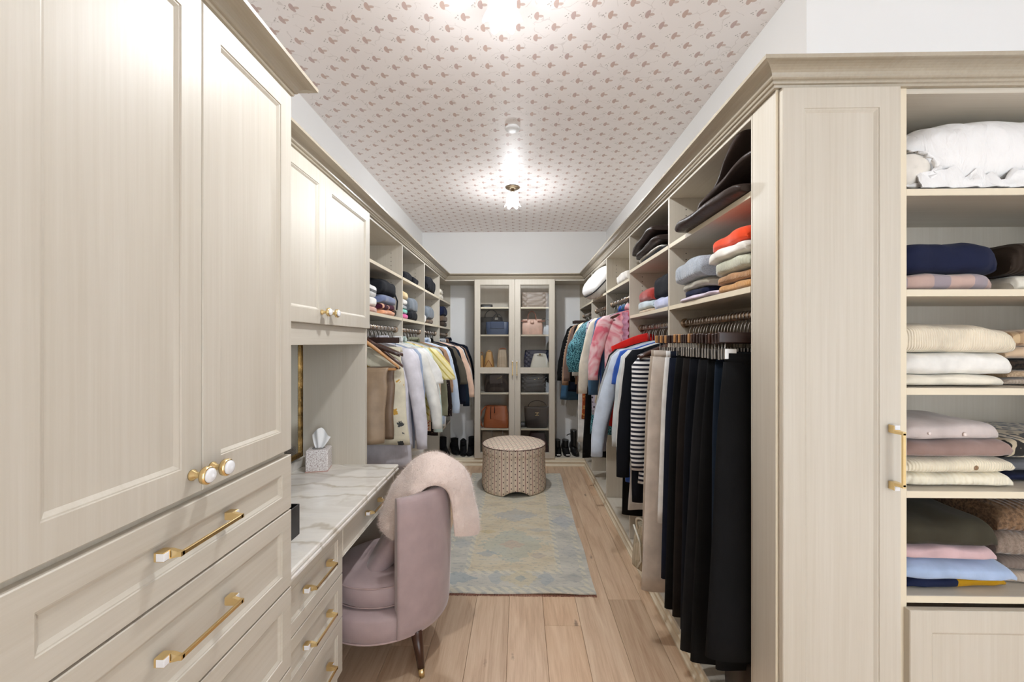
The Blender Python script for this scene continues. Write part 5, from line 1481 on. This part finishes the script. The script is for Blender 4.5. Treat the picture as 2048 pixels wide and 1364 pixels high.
# ================================================================== HANDBAGS
def leather(n, c, r=.4): return plain(n, c, r)
TAUPEL = leather('taupe_leather', srgb(150, 134, 120)); BLUEL = leather('blue_leather', srgb(42, 62, 94)); GREYL = leather('dark_grey_leather', srgb(46, 44, 44)); PINKL = F('pink_printed_leather', srgb(226, 186, 166), srgb(112, 88, 92), pattern='floral', scale=17, cut=.22, rough=.4, sheen=0, bstr=.05); PINKT = leather('rose_tan_leather', srgb(150, 96, 76))
TANL = leather('camel_leather', srgb(206, 158, 92)); BEIGEW = F('beige_monogram_canvas', srgb(206, 186, 158), srgb(178, 156, 128), pattern='check', pitch=.03, rough=.5, sheen=0, bstr=.1); NAVYL = leather('navy_quilted_leather', srgb(16, 24, 60), .35); IVORYL = leather('ivory_leather', srgb(232, 228, 214), .4); BROWNW = F('brown_woven_tweed', srgb(38, 30, 26), srgb(78, 66, 58), pattern='check', pitch=.018, rough=.5, sheen=0); MUSHL = leather('mushroom_leather', srgb(78, 66, 60))
BLACKPAT = leather('black_patent', (.004, .004, .0045), .3); TAN2 = leather('saddle_tan_leather', srgb(170, 92, 50), .38); DKBRL = leather('dark_brown_leather', srgb(34, 24, 19), .5); PALEGL = leather('pale_grey_leather', srgb(204, 208, 212)); BURG = leather('burgundy_leather', srgb(52, 10, 16), .4); BOXL = F('taupe_paper', srgb(168, 150, 128), rough=.6, sheen=0); SILV = STEEL
BY = 5.09
bag('quilted_bag', 'taupe quilted handbag alone on the top shelf behind glass', .185, BY+.03, GZ[0], 0, .31, .13, .19, TAUPEL, quilt=.011, pitch=.06, pw=.3)
bag('clutch', 'flat dark clutch on the top shelf behind the other glass door', -.405, BY-.06, GZ[0], R(8), .14, .10, .035, GREYL)
bag('blue_tote', 'dark blue leather tote with a thin handle on the second shelf', -.275, BY-.02, GZ[1], 0, .26, .12, .155, BLUEL, [(-.06, .06, -.03, .15, .10, .004, GREYL, .01), (-.06, .06, .03, .15, .10, .004, GREYL, -.01)], [('flap', MB().box(-.085, .085, -.064, -.058, .075, .157, .002), BLUEL)], tw=1.08, td=.6)
bag('grey_tote', 'dark grey tote with a pale clasp behind the blue tote', -.36, BY+.12, GZ[1], 0, .28, .08, .22, GREYL, [(-.08, .08, 0, .21, .10, .005, GREYL, 0)], [('clasp', MB().box(.045, .085, -.048, -.042, .185, .215, .001), IVORYL)], td=.6)
bag('pink_tote', 'pink tote printed with dark leaves, arched handles', .150, BY-.02, GZ[1], 0, .245, .13, .185, PINKL, [(-.055, .045, -.035, .17, .115, .0055, PINKT, .005), (-.055, .045, .035, .17, .115, .0055, PINKT, -.005)],
    [('belt', MB().box(-.15, -.06, -.062, -.054, .155, .170, .002).box(.06, .15, -.062, -.054, .155, .170, .002), PINKT), ('pocket_label', MB().lathe([(0, -.001), (.024, -.001), (.024, .003), (0, .003)], (-.005, -.062, .155), 20, True, 'y'), PINKL)], tw=.96, td=.55, pw=.35)
bag('grey_pouch', 'pale grey pouch bag with a looped strap beside the pink tote', .325, BY+.02, GZ[1], 0, .12, .10, .115, PALEGL, [(-.10, .055, 0, .08, .12, .004, GREYL, 0)], tw=.5, td=.5)
bag('tan_satchel', 'camel leather satchel seen from its end, third shelf', -.375, BY-.03, GZ[2], 0, .125, .20, .195, TANL, [(-.02, .02, -.02, .18, .03, .006, TANL, 0)], [('strap', MB().tube([(-.045, -.112, .02), (0, -.106, .10), (.045, -.112, .02)], .004, 6), TAN2)], tw=.55, td=.8)
bag('tan_pouch', 'narrow camel bag squeezed against the cabinet side', -.468, BY, GZ[2], 0, .055, .16, .15, TANL, [(-.015, .015, -.03, .14, .05, .004, TAN2, 0)], tw=.6)
bag('beige_bag', 'tall beige checked canvas bag next to the camel satchel', -.215, BY-.02, GZ[2], 0, .135, .15, .22, BEIGEW, [(-.04, .045, -.01, .215, .02, .006, TAN2, .02)], tw=.72, td=.55)
bag('navy_quilted_bag', 'navy quilted handbag behind the ivory one', .22, BY+.09, GZ[2], 0, .33, .10, .215, NAVYL, quilt=.011, pitch=.055, tw=.9, pw=.3)
bag('ivory_bag', 'ivory domed handbag with a pale clasp in front of the navy one', .240, BY-.055, GZ[2], 0, .235, .11, .155, IVORYL, [], [('clasp', MB().box(-.035, .035, -.045, -.028, .150, .172, .004), IVORYL), ('clasp_knob', MB().lathe([(0, -.01), (.011, -.008), (.011, .008), (0, .01)], (.0, -.045, .163), 12, True, 'y'), GOLD)], tw=.62, td=.45, crown=.14, pw=.5)
bag('woven_bag', 'brown woven bag with a smooth flap and gold clasp', -.285, BY, GZ[3], 0, .30, .15, .205, BROWNW, [], [('flap', MB().box(-.085, .075, -.074, -.062, .10, .207, .006), MUSHL), ('clasp', MB().tube([(.0, -.078, .150), (.02, -.082, .168), (.045, -.080, .172), (.06, -.078, .190), (.05, -.078, .196)], .0035, 6), GOLD)], td=.62, tw=.9)
bag('black_quilted_bag', 'black patent quilted bag with gold clasp', .175, BY, GZ[3], 0, .335, .14, .205, BLACKPAT, [(-.10, .10, -.05, .19, .02, .005, BLACKPAT, 0)], [('clasp', MB().box(-.015, .022, -.060, -.050, .135, .160, .002), GOLD), ('ring', MB().lathe([(.006, -.003), (.010, -.003), (.010, .003), (.006, .003)], (-.055, -.058, .16), 14, True, 'y').lathe([(.006, -.003), (.010, -.003), (.010, .003), (.006, .003)], (.05, -.058, .16), 14, True, 'y'), GOLD)], quilt=.010, pitch=.05, td=.68, tw=.95, pw=.3)
bag('tan_tote', 'saddle tan leather tote with a dark collar and long strap', -.285, BY-.03, GZ[4], R(-4), .315, .17, .255, TAN2, [], [('collar', bag_body(.285, .125, .085, pw=.5, td=.8), DKBRL), ('strap', MB().tube([(-.13, -.02, .25), (-.175, -.05, .20), (-.195, -.07, .11), (-.18, -.07, .04), (-.165, -.06, .008)], .010, 6), TAN2), ('drawstring', MB().tube([(-.06, -.075, .26), (-.062, -.083, .2), (-.06, -.085, .11)], .004, 6).tube([(-.015, -.075, .26), (-.012, -.083, .22), (-.014, -.084, .18)], .004, 6), DKBRL)], tw=.80, td=.62, sag=.05)
for o in COL.objects:
    if o.name == 'collar' and o.parent and o.parent.name == 'tan_tote': o.location.z = .195
EMB = MB()
for s in (-1, 1):
    EMB.tube([(s*(.012+.014*math.cos(R(a))), -.062, .165+.017*math.sin(R(a))) for a in range(50, 311, 20)] if s > 0 else [(s*(.012+.014*math.cos(R(a))), -.062, .165+.017*math.sin(R(a))) for a in range(50, 311, 20)], .0036, 6)
bag('bucket_bag', 'dark brown bucket bag with a thin arched handle and gold emblem', .205, BY-.03, GZ[4], 0, .255, .13, .245, DKBRL, [(-.105, .115, 0, .235, .085, .0045, DKBRL, 0)], [('emblem', EMB, GOLD)], tw=1.22, td=.7, sag=.04)
bag('black_pouch', 'small black pouch beside the bucket bag', .030, BY-.02, GZ[4], 0, .085, .08, .055, BLACKP)
bag('paper_carrier', 'taupe box bag with silver posts at the bottom of the cabinet', -.285, BY+.02, .10, 0, .36, .13, .285, BOXL, [], [('handle_post', MB().tube([(-.055, -.067, .23), (-.055, -.067, .285), (-.055, -.05, .295)], .006, 8).tube([(.075, -.067, .23), (.075, -.067, .285), (.075, -.05, .295)], .006, 8), SILV)], td=.95, pw=.15, belly=.01)
bag('burgundy_bag', 'burgundy and black trapeze bag behind the ottoman', .215, BY-.01, .10, 0, .30, .16, .275, BURG, [], [('gusset', MB().loft([[(.085, -.083, .27), (.145, -.085, .01), (.148, .02, .01), (.088, .02, .27)], [(.09, -.086, .27), (.155, -.088, .01), (.156, .02, .01), (.094, .02, .27)]], True, False), BLACKP), ('stud', MB().lathe([(0, -.004), (.008, -.003), (.008, .002), (0, .003)], (.03, -.072, .20), 12, True, 'y'), SILV)], tw=.62, td=.5, pw=.25, belly=.01)

# bags on the closet floor
MONO = F('brown_monogram_canvas', srgb(52, 40, 32), srgb(132, 104, 72), pattern='floral', scale=24, cut=.20, rough=.4, sheen=0, bstr=.05)
bag('monogram_tote', 'dark brown patterned tote with tan handles under the black trousers', .88, 1.60, .10, R(70), .34, .16, .24, MONO, [(-.10, .08, -.07, .23, .13, .008, TANL, -.03), (-.10, .08, .07, .23, .13, .008, TANL, .03)], [('piping', MB().tube([(-.165, -.075, .0), (-.168, -.072, .12), (-.165, -.06, .235)], .008, 6), TAN2)], group='bags on the closet floor', td=.6, sag=.06)
CANV = F('beige_diamond_canvas', srgb(196, 182, 158), srgb(160, 146, 122), pattern='check', pitch=.022, rough=.6, sheen=0, bstr=.15)
bag('leaning_tote', 'beige diamond canvas tote leaning out below the striped tee', .80, 2.50, .10, R(-62), .27, .14, .25, CANV, [(-.07, .07, -.06, .24, .09, .007, IVORYL, -.04), (-.07, .07, .05, .24, .09, .007, IVORYL, .0)], [('trim', MB().tube([(-.12, -.046, .24), (-.05, -.060, .16), (-.03, -.072, .06), (-.06, -.074, .01)], .006, 6), IVORYL)], group='bags on the closet floor', td=.5, tw=.9)

# shoes
BLK = plain('black_leather', (.012, .012, .012), .35); SUEDE = fabric('black_suede', (.010, .010, .011))
g = 'black boots beside the handbag cabinet'
WL = plain('white_size_label', (.8, .8, .8), .5)
shoe('ankle_boot', 'black ankle boot with a pale toe label, against the handbag cabinet', .462, 5.09, .10, 0, BLK, shaft=.085, heel=.045, group=g, toecap=WL)
shoe('ankle_boot', 'black ankle boot with a pale toe label, next to the tall buckled boot', .565, 5.09, .10, R(4), BLK, shaft=.085, heel=.045, group=g, toecap=WL)
tb = shoe('tall_boot', 'tall black boot with a side strap behind the long dresses', .672, 5.10, .10, R(8), BLK, shaft=.20, heel=.05, group=g)
obj('strap', MB().tube([(-.03, .05, .24), (-.07, .04, .235), (-.095, .02, .228)], .006, 6), BLK, tb, local=True)
g = 'black shoes in the far corner, desk side'
shoe('ankle_boot', 'black heeled boot right against the handbag cabinet, desk side', -.605, 5.09, .10, R(-5), SUEDE, shaft=.10, heel=.06, group=g)
shoe('heeled_shoe', 'black heeled shoe beside the boot near the handbag cabinet', -.695, 5.08, .10, R(8), SUEDE, shaft=.04, heel=.075, group=g, slim=.5)
shoe('slouch_boot', 'slouchy black boot third from the handbag cabinet, desk side', -.80, 5.13, .10, R(20), SUEDE, shaft=.09, heel=.04, group=g, W_=.10)
shoe('slouch_boot', 'wide black boot at the closet corner, desk side', -.93, 5.06, .10, R(35), SUEDE, shaft=.12, heel=.04, group=g, W_=.12)
shoe('slouch_boot', 'black boot hidden deepest in the desk-side corner', -1.06, 5.14, .10, R(30), SUEDE, shaft=.13, heel=.04, group=g, W_=.11)
